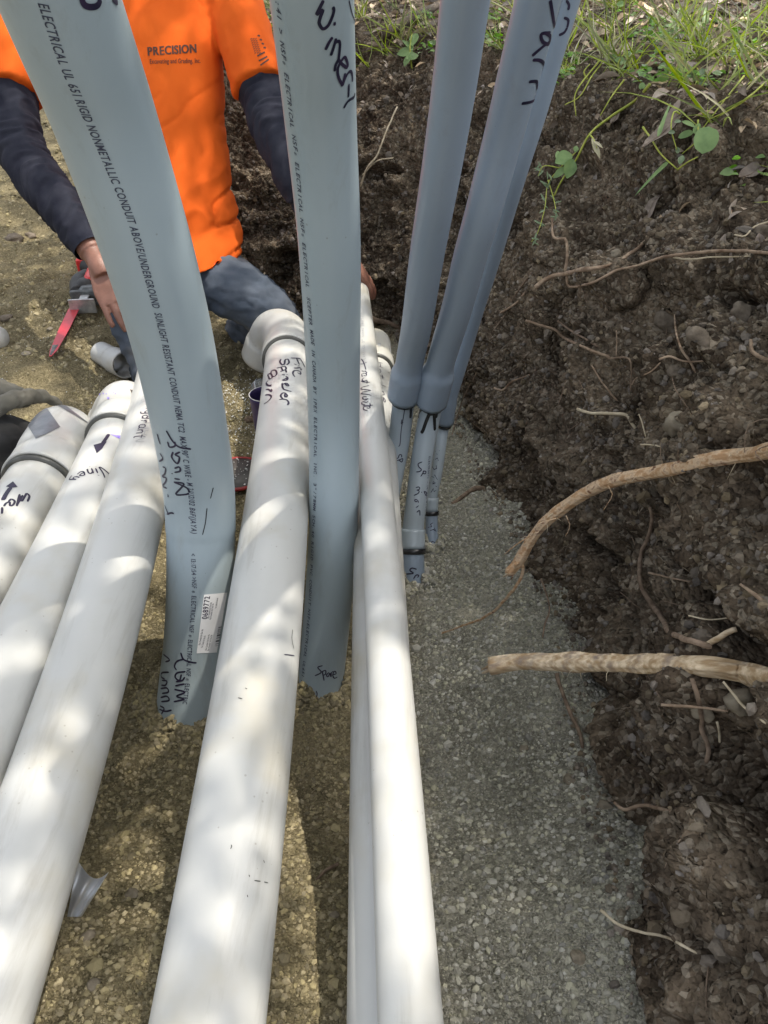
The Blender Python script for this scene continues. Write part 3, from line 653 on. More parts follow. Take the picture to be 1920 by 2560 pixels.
strokes(p1, t1, [[(185, 600), (178, 570), (222, 560), (242, 615), (205, 640), (185, 600)], [(222, 560), (235, 515), (290, 510), (308, 560), (280, 600), (240, 600)], [(182, 663), (150, 700), (190, 735), (235, 722)], [(150, 722), (190, 738), (232, 745)],
  [(150, 795), (190, 795), (230, 832)], [(225, 790), (236, 810), (232, 832)], [(140, 875), (200, 875), (228, 905), (190, 960), (118, 1012)]], **Z5)
strokes(p1, t1, [[(1190, 665), (1212, 667), (1232, 670)]], org=(0, 1240), sc=.5966, width=.0016, name='pen_mark')
strokes(p1, t1, [[(1035, 1672), (1036, 1676), (1037, 1682)], [(1042, 1588), (1044, 1592), (1045, 1597)], [(1103, 1526), (1105, 1532), (1107, 1538)], [(1065, 1612), (1080, 1614), (1090, 1615)], [(1105, 1618), (1115, 1620), (1122, 1622)], [(968, 1462), (971, 1468), (966, 1480)], [(1028, 805), (1032, 808), (1036, 809)], [(998, 846), (1006, 848), (1016, 850)], [(900, 770), (893, 800), (885, 830)], [(1225, 560), (1222, 600), (1230, 640)]], org=(0, 1240), sc=.5966, width=.0012, name='scuff_marks', m='band')['kind'] = 'stuff'
# pipe 3 treat waste over pipe 4
t3, p3, _ = white_run('slim white pipe marked Treat Waste lying on top of another white pipe, nearest the gravel',
    [Pd(1028, 2560, .79), Pd(1005, 2120, .785), Pd(975, 1658, .772), Pd(958, 1500, .768), Pd(943, 1306, .76), Pd(928, 1060, .76), Pd(905, 800, .78), Pd(897, 728, .79)], .0302)
t4, p4, e4 = white_run('white pipe pinned under the Treat Waste pipe, with an elbow behind the tall middle conduit',
    [Pd(978, 2560, .868), Pd(955, 1777, .85), Pd(944, 1359, .845), Pd(941, 1100, .85), Pd(936, 930, .86)], .0444,
    [P(934, 872, 2.15), P(934, 845, 2.2)+[0.0, .0, -.03], P(930, 845, 2.22)+[-.01, .03, -.12]], .053)
strokes(p3, t3, [[(890, 668), (905, 690), (920, 738)], [(885, 700), (900, 700), (925, 690)], [(893, 745), (905, 748), (922, 746)], [(915, 748), (926, 756), (922, 766)], [(905, 775), (922, 778), (920, 762), (895, 765), (897, 785)],
  [(910, 790), (895, 800), (905, 812), (925, 805), (900, 818)], [(890, 812), (910, 818), (945, 820)], [(925, 805), (928, 815), (926, 828)],
  [(940, 840), (900, 850), (888, 862), (930, 868), (950, 872), (905, 882), (890, 892), (930, 898), (955, 905)], [(925, 912), (900, 915), (905, 930), (935, 925), (910, 938)], [(935, 940), (925, 950), (900, 945), (892, 958), (915, 966)], [(900, 972), (930, 970), (965, 968)], [(945, 955), (948, 970), (944, 980)],
  [(925, 985), (945, 988), (940, 975), (908, 978), (905, 995), (930, 1003)]], org=(560, 640), sc=.3858, width=.0026)
printed(p3, t3, 'PLASTICS 2" SCH40 280PSI', [(911, 905), (908, 850), (905, 790)], .006, m='printfaint')
hand(p4, t4, 'Hot line', [(948, 905), (955, 960), (962, 1010)], .016, .0022)
patch(p4 if False else e4, t4, [(945, 858), (952, 858), (952, 866), (945, 866)], 'printfaint', 'stamp', n=4)
# left group
t5, p5, e5 = white_run('rightmost of the three white pipes at the left, running up behind the bent grey conduit',
    [Pd(-90, 2560, .90), Pd(70, 2120, .86), Pd(180, 1805, .83), Pd(256, 1620, .80), Pd(319, 1354, .785), Pd(368, 1110, .785), Pd(395, 985, .80), Pd(405, 920, .80)], .057)
t6, p6, e6 = white_run('middle white pipe at the left with an arrow and purple primer at its elbow',
    [Pd(-80, 1900, .84), Pd(95, 1550, .83), Pd(201, 1307, .82), Pd(240, 1233, .82), Pd(286, 1100, .82)], .057,
    [Pd(309, 1046, .825), Pd(314, 1018, .835), Pd(312, 1006, .85)+[-.03, .015, -.045], Pd(312, 1006, .85)+[-.07, .03, -.12]], .0665)
t7, p7, e7 = white_run('leftmost wide white pipe marked Wet with silver tape on its elbow',
    [Pd(-560, 2250, .88), Pd(-20, 1400, .86), Pd(50, 1290, .86), Pd(98, 1212, .86)], .066,
    [Pd(132, 1140, .862), Pd(158, 1095, .87), Pd(160, 1080, .88)+[-.03, .02, -.05], Pd(160, 1080, .88)+[-.07, .05, -.14]], .078, bandw=.013)
ZL = dict(org=(0, 980), sc=.2532)
strokes(p6, t6, [[(1075, 418), (1040, 470), (1010, 510)]], width=.007, name='drawn_arrow', **ZL)
patch(p6, t6, [(925, 525), (1055, 490), (1010, 560), (955, 608)], 'ink', 'drawn_arrowhead', n=6, **ZL)
patch(p6, t6, [(1085, 418), (1290, 448), (1275, 500), (1180, 465)], 'purple', 'primer_stain', n=8, **ZL)
hand(p6, t6, 'Viney', [(266, 1176), (250, 1180), (232, 1181), (213, 1184), (192, 1196), (184, 1203)], .030, .003)
for (x, y, r_) in ((257, 963, .0075), (250, 986, .004), (259, 984, .004), (271, 996, .0065), (266, 985, .003), (289, 985, .003), (284, 982, .003)):
    patch(e6, t6, [(x-r_*450, y-r_*450), (x+r_*450, y-r_*380), (x+r_*380, y+r_*450), (x-r_*450, y+r_*380)], 'purple', 'primer_stain', n=4)
patch(e6, t6, [(325, 974), (362, 985), (362, 1003), (330, 985)], 'band', 'dirt_mark', n=8)
patch(e6, t6, [(345, 990), (364, 995), (362, 1002), (350, 998)], 'purple', 'primer_stain', n=6)
patch(e7, t7, [(215, 230), (440, 125), (595, 350), (355, 465)], 'tape', 'silver_tape', n=20, eps=.0012, **ZL)
patch(e7, t7, [(545, 120), (640, 130), (900, 330), (740, 235)], 'tape', 'silver_tape', n=14, eps=.0012, **ZL)
patch(p7, t7, [(805, 450), (870, 470), (885, 545), (840, 515)], 'purple', 'primer_stain', n=6, **ZL)
strokes(p7, t7, [[(30, 1070), (60, 1010), (105, 945)]], width=.009, name='drawn_arrow', **ZL)
patch(p7, t7, [(60, 935), (130, 885), (175, 940), (110, 950)], 'ink', 'drawn_arrowhead', n=6, **ZL)
strokes(p7, t7, [[(165, 1130), (178, 1070), (195, 1010)], [(165, 1120), (200, 1060), (225, 1020)], [(190, 1015), (210, 1080), (240, 1040), (262, 1000)], [(262, 1000), (290, 1030), (270, 1085)], [(85, 1085), (110, 1060), (145, 1080), (130, 1115), (100, 1125), (95, 1090), (60, 1100), (40, 1130)], [(20, 1140), (22, 1170), (18, 1205)]], width=.0042, **ZL)
hand(p5, t5, 'Hydrant', [(378, 1012), (368, 1040), (358, 1065), (345, 1098)], .022, .0026)
hand(p5, t5, 'NAPCO', [(352, 1105), (362, 1078), (372, 1050), (382, 1030)], .016, .0018, m='printfaint', name='printed_text')

# conduits ---------------------------------------------------------
def conduit(label, rows, r, m, name='grey_conduit', extend_up=.7, below=.12, parts=None, group=GG):
    pts = np.array([P(x, y, z) for x, y, z in rows]); up = nrm(pts[0]-pts[1]); dn = nrm(pts[-1]-pts[-2])*.5+np.array([0, 0, -.5])
    pts = np.vstack([pts[0]+up*extend_up, pts[0]+up*extend_up*.5, pts, pts[-1]+nrm(dn)*below]); pp = Pipe(crom(pts, 320), r)
    b = pts[-2].copy(); b[2] = floor_z(b[0], b[1]); t = thing(name, b, label, 'conduit', group); return t, pp
tK, K = conduit('thick bent grey conduit leaning left across the worker, with a white label near its foot',
    [(150, 0, .735), (269, 318, .855), (374, 640, .98), (436, 870, 1.09), (479, 1094, 1.20), (499, 1240, 1.27), (502, 1419, 1.31), (492, 1598, 1.36), (471, 1777, 1.40)], .0572, M['grey'])
lip = slen(K, P(500, 1325, 1.29)); s_all = np.concatenate([[0], np.cumsum(np.linalg.norm(np.diff(K.C, axis=0), axis=1))])
K.R = K.R+.0010*sst(lip+.001, lip-.001, s_all)*sst(lip-.2, lip-.1, s_all)
Kc = cut(K, 0, s_all[-1]); K.mesh('pipe', M['grey'], tK, wall=.006, seg=64)
printed(K, tK, 'ELECTRICAL UL 651 RIGID NONMETALLIC CONDUIT ABOVE/UNDERGROUND  SUNLIGHT RESISTANT CONDUIT NEMA TC2  MAX 90° C WIRE - M 21/12/02 B6F(JAYA)',
    [(107, 5), (156, 150), (214, 283), (278, 428), (330, 555), (364, 671), (399, 798), (425, 914), (447, 1030), (461, 1119), (469, 1177), (478, 1232), (486, 1334)], .0092, mono=False, shear=.22)
printed(K, tK, '< 13:17:54 >NSF ® ELECTRICAL NSF ® ELECTRICAL NSF ® ELECTRIC', [(483, 1383), (486, 1469), (481, 1555), (476, 1606), (471, 1692), (462, 1761)], .0078, mono=False)
ZK = dict(org=(380, 1040), sc=.3433, width=.0032)
strokes(K, tK, [[(105, 105), (150, 180), (200, 225), (285, 240)], [(115, 185), (130, 225), (170, 215), (165, 185)], [(155, 260), (145, 300), (185, 345), (200, 300), (170, 280), (205, 260)], [(165, 380), (200, 370), (205, 400), (165, 410)], [(145, 415), (148, 418), (150, 421)], [(165, 455), (185, 458), (205, 460)],
  [(160, 480), (230, 490), (215, 520), (175, 570), (245, 570), (270, 560)], [(160, 480), (250, 520), (275, 555)]], **ZK)
strokes(K, tK, [[(40, 130), (50, 170), (62, 205)], [(60, 270), (80, 310), (55, 330)], [(80, 370), (100, 380), (95, 420), (75, 440), (105, 450), (100, 480), (80, 510), (110, 525)], [(115, 570), (120, 580), (118, 590)], [(110, 715), (140, 705), (162, 710)], [(95, 650), (110, 690), (125, 720)]], **ZK)
strokes(K, tK, [[(210, 1722), (230, 1770), (280, 1790), (325, 1797)], [(230, 1770), (185, 1785), (165, 1820), (180, 1850)], [(245, 1860), (185, 1870), (170, 1900), (200, 1925), (215, 1880)], [(175, 1935), (220, 1925), (240, 1900)], [(170, 1965), (210, 1955), (240, 1950)], [(165, 1990), (240, 2010), (180, 2040), (235, 2060), (160, 2080)]], **ZK)
strokes(K, tK, [[(85, 1735), (130, 1775), (100, 1790)], [(125, 1865), (75, 1870), (70, 1900), (95, 1915)], [(75, 1925), (110, 1930), (100, 1960), (70, 1960)], [(65, 1985), (110, 1980), (120, 2010), (75, 2020)], [(65, 2050), (110, 2040), (125, 2070), (70, 2080)], [(55, 2135), (100, 2150), (145, 2140)], [(60, 2110), (90, 2130), (70, 2170)]], **ZK)
strokes(K, tK, [[(445, 520), (435, 560), (425, 600)], [(400, 670), (395, 720), (388, 780), (368, 865)]], name='scratch', m='glue', org=ZK['org'], sc=ZK['sc'], width=.0016)
lab = patch(K, tK, [(378, 1300), (546, 1284), (470, 1722), (325, 1727)], 'paper', 'label_sticker', n=20, eps=.0007, org=(380, 1040), sc=.3433)
K.R += .0004
printed(K, lab, '0689772', [(511, 1547), (514, 1520), (518, 1489)], .0095, mono=False, name='printed_number', m='ink')
def bars(pts, parent, n, name, length, wmin, wmax, m='ink'):
    q, up, s_ = along(K, pts, 60); parts = []; xx = np.sort(rng.uniform(0, s_[-1], n))
    for x_ in xx:
        p = place2(q, up, s_, np.array([x_, x_]), np.array([-length/2, length/2])); p = crom(p, 5); parts.append(ribbon(K, p, rng.uniform(wmin, wmax), .0009))
    V, Fc = merge(parts); return obj(name, V, Fc, M[m], parent)
bars([(540, 1618), (545, 1590), (549, 1566)], lab, 22, 'barcode', .008, .0004, .0012)
for row_ in ([(520, 1545), (527, 1505)], [(525, 1548), (532, 1508)], [(504, 1618), (512, 1588)], [(514, 1625), (522, 1585)], [(520, 1626), (528, 1586)], [(538, 1520), (543, 1494)], [(498, 1612), (506, 1572)]):
    a, b = row_; printed(K, lab, 'Rev Conduit Sch Size No', [a, ((a[0]+b[0])/2, (a[1]+b[1])/2), b], .0032, mono=False, name='printed_lines', m='ink')
K.R -= .0004

tM, Mp = conduit('straight grey conduit in the middle of the picture marked Spare at its foot',
    [(780, 0, .80), (803, 320, .945), (825, 640, 1.097), (834, 1000, 1.30), (834, 1280, 1.37), (823, 1480, 1.42), (806, 1658, 1.47), (800, 1740, 1.50)], .0445, M['grey'])
Mp.mesh('pipe', M['grey'], tM, wall=.0055, seg=64)
printed(Mp, tM, ':41 > NSF® ELECTRICAL NSF® ELECTRICAL NSF® ELECTRICAL  SCEPTER MADE IN CANADA BY IPEX ELECTRICAL INC. 3"/78MM SCH.40 RIGID PVC CONDUIT NSF®ELECTRICAL UL651 RIG',
    [(695, 0), (702, 72), (711, 145), (719, 207), (731, 313), (741, 386), (763, 640), (776, 794), (784, 879), (789, 1026), (789, 1142), (787, 1257), (782, 1359), (773, 1538), (761, 1658), (754, 1725)], .0074)
Zw = dict(org=(700, 0), sc=.1356, width=.0036)
strokes(Mp, tM, [[(800, 0), (665, 270)], [(665, 270), (795, 165)], [(795, 165), (725, 370), (730, 450), (790, 525), (880, 470), (950, 330), (990, 190), (970, 120)], [(998, 400), (1002, 430), (1005, 465)], [(965, 680), (900, 780), (835, 915)], [(1030, 700), (990, 850), (935, 1020)],
  [(1010, 780), (1080, 755), (1100, 820), (1090, 960), (1075, 1080), (1020, 1200), (1005, 1310)], [(1075, 1080), (1110, 1150), (1225, 1240), (1240, 1170), (1190, 1050), (1120, 1130), (1060, 1270), (1075, 1420), (1150, 1580)], [(1195, 1340), (1175, 1450), (1150, 1580)],
  [(1150, 1560), (1220, 1390), (1290, 1310), (1325, 1380), (1332, 1500)], [(1265, 1545), (1262, 1660), (1255, 1790)], [(1372, 1710), (1355, 1790), (1250, 1860), (1170, 1990)]], **Zw)
strokes(Mp, tM, [[(1265, 0), (1320, 240), (1385, 420)]], org=(700, 0), sc=.1356, width=.0018, name='pen_mark')
strokes(Mp, tM, [[(1352, 710), (1332, 718), (1346, 738), (1320, 753)], [(1350, 732), (1354, 752), (1358, 773)], [(1350, 735), (1364, 730), (1364, 746), (1354, 750)], [(1378, 738), (1368, 750), (1375, 757), (1382, 740), (1385, 757)], [(1388, 757), (1388, 740), (1398, 734)], [(1395, 748), (1408, 744), (1402, 733), (1394, 748), (1400, 763), (1413, 758)]], org=(0, 1240), sc=.5966, width=.0024)
strokes(Mp, tM, [[(775, 1725), (776, 1732), (775, 1740)], [(783, 1730), (784, 1738), (785, 1745)], [(791, 1727), (793, 1735), (791, 1743)]], width=.002)

def belled(label, up_rows, lo_rows, rU, rL, bell0, bell1, drips, rb, m_up='greyblue', m_lo='greylight', couplings=()):
    """upper conduit with a belled end glued over the lower pipe"""
    pts = np.array([P(*r_) for r_ in up_rows]); lo = np.array([P(*r_) for r_ in lo_rows]); upd = nrm(pts[0]-pts[1])
    upp = np.vstack([pts[0]+upd*.8, pts[0]+upd*.4, pts]); UP = Pipe(crom(upp, 200), rU)
    LO = Pipe(crom(np.vstack([pts[-1]+(pts[-2]-pts[-1])*.3, lo, lo[-1]+np.array([0, .0, -.1])]), 200), rL)
    b = lo[-1].copy(); b[2] = floor_z(b[0], b[1]); t = thing('grey_conduit', b, label, 'conduit', GG)
    S_ = np.concatenate([[0], np.cumsum(np.linalg.norm(np.diff(UP.C, axis=0), axis=1))]); sb = slen(UP, P(*bell0))
    UP.R = rU+(rb-rU)*sst(sb-.014, sb+.012, S_)
    UP.mesh('pipe', M[m_up], t, wall=.004); LO.mesh('lower_pipe', M[m_lo], t, wall=.003)
    ring(LO, slen(LO, pts[-1])+.004, .014, .005, 'glue', t, 'glue_bead')
    if drips: strokes(LO, t, drips, name='glue_drips', m='glue', width=.0075)
    return t, UP, LO
tA, Au, Al = belled('belled conduit left of the one marked Barn, its upper pipe unmarked',
    [(1163, 0, .85), (1135, 219, .95), (1101, 439, 1.07), (1067, 640, 1.22), (1043, 806, 1.38), (1027, 890, 1.50), (1009, 990, 1.60)],
    [(1006, 1030, 1.63), (995, 1118, 1.66), (983, 1181, 1.67), (972, 1243, 1.68), (955, 1350, 1.70), (945, 1430, 1.71)], .028, .0235, (1022, 925, 1.54), None,
    [[(1026, 1003), (1027, 1020), (1026, 1045)], [(993, 1003), (987, 1008), (984, 1012)], [(1016, 1005), (1017, 1015), (1019, 1022)]], .0345)
strokes(Al, tA, [[(1013, 1015), (1008, 1045), (1003, 1075), (1000, 1110), (996, 1116)], [(1005, 1048), (1003, 1060), (1008, 1055)]], width=.0018, name='pen_mark')
hand(Al, tA, 'SP', [(992, 1138), (996, 1150), (998, 1160)], .018, .0022)
tB, Bu, Bl = belled('blue-grey belled conduit marked Barn at the top, with black glue drips under its socket',
    [(1345, 0, .92), (1297, 188, 1.0), (1256, 351, 1.08), (1208, 530, 1.17), (1176, 640, 1.25), (1144, 765, 1.36), (1104, 898, 1.50), (1078, 1003, 1.60)],
    [(1073, 1040, 1.63), (1053, 1160, 1.66), (1040, 1264, 1.67), (1033, 1322, 1.68), (1032, 1390, 1.68), (1034, 1472, 1.69), (1036, 1500, 1.69)], .028, .0235, (1097, 925, 1.53), None,
    [[(1053, 1022), (1048, 1032), (1046, 1045)], [(1075, 1030), (1065, 1055), (1058, 1075), (1053, 1083)], [(1085, 1030), (1086, 1050), (1087, 1076)], [(1098, 1020), (1092, 1035), (1090, 1045)], [(1070, 1030), (1078, 1036), (1086, 1032)]], .0345)
tC, Cu, Cl = belled('thinnest blue-grey conduit, standing closest to the soil bank and behind two thicker ones',
    [(1419, 0, 1.04), (1382, 125, 1.08), (1338, 282, 1.14), (1289, 439, 1.22), (1230, 640, 1.38), (1191, 765, 1.50), (1158, 877, 1.60), (1121, 1002, 1.69), (1112, 1055, 1.73)],
    [(1108, 1068, 1.74), (1102, 1110, 1.745), (1092, 1180, 1.76), (1080, 1243, 1.775), (1079, 1306, 1.785), (1081, 1380, 1.79)], .0175, .0132, (1122, 1000, 1.69), None, None, .0205)
# lower couplings
q = cut(Bl, slen(Bl, P(1033, 1322, 1.68)), slen(Bl, P(1032, 1372, 1.68)), .0035); q.mesh('coupling', M['greylight'], tB, wall=.003)
ring(Bl, slen(Bl, P(1032, 1378, 1.68)), .012, .005, 'glue', tB, 'glue_bead')
q = cut(Bl, slen(Bl, P(1032, 1378, 1.68)), slen(Bl, P(1036, 1500, 1.69)), .002); q.mesh('stub_pipe', M['greyblue'], tB, wall=.003); Bs = q
q = cut(Cl, slen(Cl, P(1080, 1243, 1.775)), slen(Cl, P(1079, 1278, 1.78)), .0025); q.mesh('coupling', M['greylight'], tC, wall=.003)
ring(Cl, slen(Cl, P(1079, 1283, 1.78)), .010, .004, 'glue', tC, 'glue_bead')
q = cut(Cl, slen(Cl, P(1079, 1286, 1.78)), slen(Cl, P(1081, 1380, 1.79)), .0016); q.mesh('stub_pipe', M['greyblue'], tC, wall=.003); Cs = q
Zb = dict(org=(980, 1080), sc=.1989)
strokes(Bl, tB, [[(380, 375), (330, 400), (340, 440), (370, 470), (350, 495), (305, 502)], [(360, 560), (385, 520), (400, 485)], [(385, 490), (425, 495), (415, 525), (385, 520)], [(300, 700), (340, 690), (345, 720), (310, 730)], [(310, 730), (340, 740), (330, 770), (275, 798)],
   [(368, 752), (372, 757), (374, 762)], [(320, 850), (285, 850), (300, 880), (325, 860), (330, 890)], [(300, 950), (330, 930), (335, 925)], [(310, 1010), (345, 985), (350, 1050)], [(400, 745), (430, 760), (425, 800), (400, 745)]], width=.0024, **Zb)
printed(Bl, tB, 'ELECTRONIC - UL 651 RIGID PVC', [(1074, 1140), (1068, 1220), (1062, 1300)], .005, m='print')
strokes(Cl, tC, [[(600, 235), (540, 240), (570, 280), (520, 300)], [(520, 350), (585, 360), (570, 325), (545, 345)], [(510, 430), (560, 425), (560, 460), (530, 470), (510, 440)], [(480, 580), (540, 540), (570, 600)], [(500, 560), (530, 570)], [(475, 640), (520, 640), (560, 690)], [(520, 620), (545, 640), (510, 655)], [(490, 760), (520, 710), (530, 750), (555, 730)]], width=.0022, smooth=False, **Zb)
strokes(Cs, tC, [[(515, 1140), (485, 1160), (500, 1190), (455, 1200)], [(480, 1240), (520, 1225), (555, 1250)], [(530, 1205), (545, 1235)], [(470, 1395), (510, 1375), (550, 1395), (520, 1430), (480, 1420), (500, 1385)]], width=.0024, smooth=False, **Zb)
strokes(Bs, tB, [[(310, 1725), (250, 1710), (225, 1740), (270, 1775), (180, 1785)], [(270, 1845), (300, 1800), (335, 1800), (320, 1830)], [(160, 1985), (220, 1960), (280, 1950)], [(210, 1910), (230, 1960), (215, 2010)], [(250, 1900), (275, 1930), (240, 1990)]], width=.003, **Zb)
# writing high on B and C
Zt = dict(org=(880, 0), sc=.6269)
strokes(Bu, tB, [[(790, 0), (800, 60), (808, 108)], [(808, 108), (825, 55), (842, 0)], [(790, 130), (755, 135), (760, 165), (785, 175), (790, 145), (770, 130)], [(788, 165), (755, 190), (718, 222)], [(720, 238), (748, 240), (765, 255), (765, 285)], [(705, 325), (735, 325), (738, 350)], [(738, 340), (738, 385), (715, 405), (676, 412)]], width=.0042, **Zt)
strokes(Cu, tC, [[(855, 0), (865, 20), (862, 40)], [(845, 70), (862, 80), (858, 110)], [(858, 110), (845, 130), (825, 140)]], width=.0035, **Zt)
strokes(K, tK, [[(203, -12), (206, 4), (214, 14), (230, 17), (244, 12), (250, -2)], [(280, -6), (286, 2), (293, 7)]], width=.0055)
bb = along(K, [(215, 0), (225, 8), (240, 8)])

# ------------------------------------------------------------------ roots
def root(pts, w0, w1, label, m='rootdark', lift=(.012, .004), depth=None, hair=0, kink=.35, branches=(), seg=8):
    """pts in picture points, widths in picture points; lift = distance in front of the soil at start and end, or explicit depths"""
    n = max(18, int(np.linalg.norm(np.diff(np.array(pts, float), axis=0), axis=1).sum()/9))
    px = crom(pts, n)
    if depth is not None: zz = np.interp(np.linspace(0, 1, n), np.linspace(0, 1, len(depth)), depth); zt = np.array([(terr(a, b)-CAM)@np.array([0, cp, -sp]) for a, b in px]); zz = np.minimum(zz, zt-.012); ker = np.ones(17)/17; zz = np.convolve(np.pad(zz, 8, 'edge'), ker, 'valid'); C = np.array([P(a, b, z) for (a, b), z in zip(px, zz)])
    else:
        lf = np.linspace(lift[0], lift[1], n); C = np.array([terr(a, b, l) for (a, b), l in zip(px, lf)])
        D = np.linalg.norm(C-CAM, axis=1); k = 5; Ds = np.array([np.median(D[max(0, i-k):i+k+1]) for i in range(n)])
        ker = np.ones(5)/5; Ds = np.convolve(np.pad(Ds, 2, 'edge'), ker, 'valid'); C = CAM+(C-CAM)*(Ds/D)[:, None]
    zz = (C-CAM)@np.array([0, cp, -sp]); w_ = np.linspace(w0, w1, n)*zz/F/2
    seed = random.randint(0, 9999); jit = np.stack([vnoise(C*(22 if w0 > 25 else 50)+s_*9, seed+s_) for s_ in range(3)], 1)*(w_*kink*(.35 if w0 > 25 else 1))[:, None]
    C = C+jit; w_ = w_*(1+.14*vnoise(C*38, seed+7)); w_[-1] *= .5
    def rg(C_, a):
        ll = np.repeat(np.arange(len(C_))*1., len(a)); tw_ = ll*.004; aa_ = np.tile(a, len(C_))+tw_
        q = np.stack([ll*.045, np.cos(aa_)*3.2, np.sin(aa_)*3.2], 1); q2 = np.stack([ll*.05, np.cos(aa_)*1.1, np.sin(aa_)*1.1], 1)
        return ((.20 if w0 > 25 else .05)*vnoise(q, seed)+(.0 if w0 > 25 else .1)*vnoise(q2, seed+3)).reshape(len(C_), len(a))
    V, Fc = tube_vf(C, w_, seg if w0 < 15 else 40, rough=rg)
    t = thing('tree_root', C[-1], label, 'root') if (hair or branches) else None
    if t: obj('root_body', V, Fc, M[m], t)
    else: t = tag(obj('tree_root', V, Fc, M[m], loc=C[-1]), label, 'root')
    if hair:
        parts = []
        for _ in range(hair):
            i = random.randint(1, n-2); d = nrm(rng.normal(size=3)+np.array([0, 0, -.5])); L = w_[i]*random.uniform(.8, 2.8); a = C[i]+d*w_[i]*.7; tg = nrm(C[i+1]-C[i])
            parts.append(tube_vf(crom([a, a+(d+tg*random.uniform(-.8, .8))*L*.5, a+d*L+np.array([0, 0, -L*.3])], 5), np.linspace(w_[i]*.05+.0003, .0002, 5), 5))
        V, Fc = merge(parts); h = obj('root_hairs', V, Fc, M['rootpale']); h.parent = t; h.data.transform(Matrix.Translation(-Vector(t.location))); h['kind'] = 'stuff'
    for (bp, b0, b1, bd) in branches:
        nb = max(6, int(np.linalg.norm(np.diff(np.array(bp, float), axis=0), axis=1).sum()/9)); bx = crom(bp, nb); zb = np.interp(np.linspace(0, 1, nb), np.linspace(0, 1, len(bd)), bd) if bd else None
        Cb = np.array([P(a, b, z) for (a, b), z in zip(bx, zb)]) if bd else np.array([terr(a, b, .01) for a, b in bx])
        Cb = Cb+np.stack([vnoise(Cb*70+s_*5, seed+s_) for s_ in range(3)], 1)*.0012
        V, Fc = tube_vf(Cb, np.linspace(b0, b1, nb)*((Cb-CAM)@np.array([0, cp, -sp]))/F/2, 10); obj('root_branch', V, Fc, M[m], t)
    return t
def q6(l, org=(1200, 640), s=.434): return [(org[0]+x*s, org[1]+y*s) for x, y in l]
def qa(l): return q6(l, (1200, 300), .434)
def q7(l): return q6(l, (1100, 1400), .5243)
root([(1960, 1120), (1920, 1128), (1775, 1152), (1643, 1180), (1504, 1212), (1388, 1284), (1331, 1344), (1296, 1406), (1268, 1436)], 36, 24, 'thick torn orange-brown root sweeping from the right edge down over the gravel', 'rootbright', depth=[.93, .96, 1.02, 1.08, 1.14, 1.21, 1.27, 1.32, 1.35], hair=20,
     branches=[([(1302, 1400), (1308, 1425), (1296, 1455), (1262, 1500), (1225, 1535), (1170, 1560), (1094, 1586)], 9, 4, [1.33, 1.36, 1.42, 1.5, 1.58]), ([(1345, 1330), (1300, 1355), (1262, 1385)], 4, 2, [1.27, 1.3, 1.33]),
               ([(1330, 1340), (1345, 1310), (1390, 1295)], 4, 2, [1.27, 1.25, 1.24]), ([(1415, 1290), (1425, 1315), (1412, 1340)], 3, 2, [1.2, 1.22, 1.24]), ([(1520, 1215), (1530, 1240), (1508, 1275)], 3, 2, [1.13, 1.15, 1.17]),
               ([(1296, 1406), (1280, 1430), (1258, 1442)], 9, 2, [1.32, 1.34, 1.36]), ([(1290, 1410), (1283, 1438), (1278, 1450)], 7, 2, [1.32, 1.35, 1.36])])
root([(1225, 1667), (1300, 1656), (1400, 1655), (1560, 1658), (1700, 1660), (1790, 1668), (1880, 1685), (1960, 1700)], 42, 50, 'thickest pale stripped root sticking straight out of the bank to the left', 'rootwood', depth=[1.16, 1.12, 1.06, .99, .93, .88, .85, .84], hair=12, kink=.15,
     branches=[([(1640, 1655), (1700, 1640), (1780, 1602), (1842, 1572)], 20, 14, [.94, .91, .89, .88]), ([(1645, 1640), (1720, 1650), (1800, 1672), (1890, 1712)], 18, 24, [.93, .90, .87, .85]), ([(1245, 1662), (1220, 1675), (1205, 1682)], 20, 4, [1.15, 1.16, 1.17]), ([(1250, 1660), (1225, 1665), (1203, 1672)], 18, 3, [1.15, 1.16, 1.17])])
root([(1625, 1268), (1630, 1300), (1620, 1345), (1603, 1385), (1601, 1458), (1630, 1510), (1656, 1547), (1677, 1583), (1724, 1600), (1780, 1618)], 8, 18, 'long grey-brown root hanging in a curve down to the thick stripped root', 'rootdark', lift=(.05, .03))
root(qa([(315, 965), (400, 905), (500, 885), (600, 860), (700, 845), (790, 820), (880, 760), (970, 685)]), 12, 9, 'light brown forked root high on the bank, upper arm bending up to the right', 'root', lift=(.07, .01), hair=8)
root(qa([(500, 885), (500, 935), (520, 962), (640, 940), (780, 870), (900, 840), (1060, 790), (1200, 770), (1400, 755), (1700, 765)]), 6, 9, 'long pale root running right to the picture edge just below the forked root', 'root', lift=(.06, .02))
root(qa([(1110, 790), (1200, 802), (1350, 790), (1560, 786)]), 5, 3, 'thin white rootlet just under the long pale root near the right edge', 'rootpale', lift=(.03, .01))
root(qa([(415, 565), (425, 680), (490, 685), (502, 760), (490, 885)]), 5, 8, 'crooked upright root joining the forked root from the green plant above', 'root', lift=(.05, .07))
root(qa([(335, 835), (250, 940), (190, 1030), (165, 1090), (70, 1222)]), 5, 3, 'thin grey root slanting down beside the blue-grey conduits', 'rootdark')
root(qa([(265, 990), (240, 1020), (200, 1062), (117, 1113)]), 6, 5, 'short pale-tipped root close right of the conduits', 'root')
root(qa([(265, 1155), (340, 1182), (430, 1205), (480, 1250), (600, 1310), (700, 1345), (760, 1370)]), 6, 8, 'long pale root sloping down right across the middle of the bank', 'root', lift=(.05, .01))
root(qa([(445, 1155), (520, 1210), (620, 1270), (690, 1308)]), 5, 6, 'brown root parallel to and above the long sloping root', 'rootdark', lift=(.04, .01))
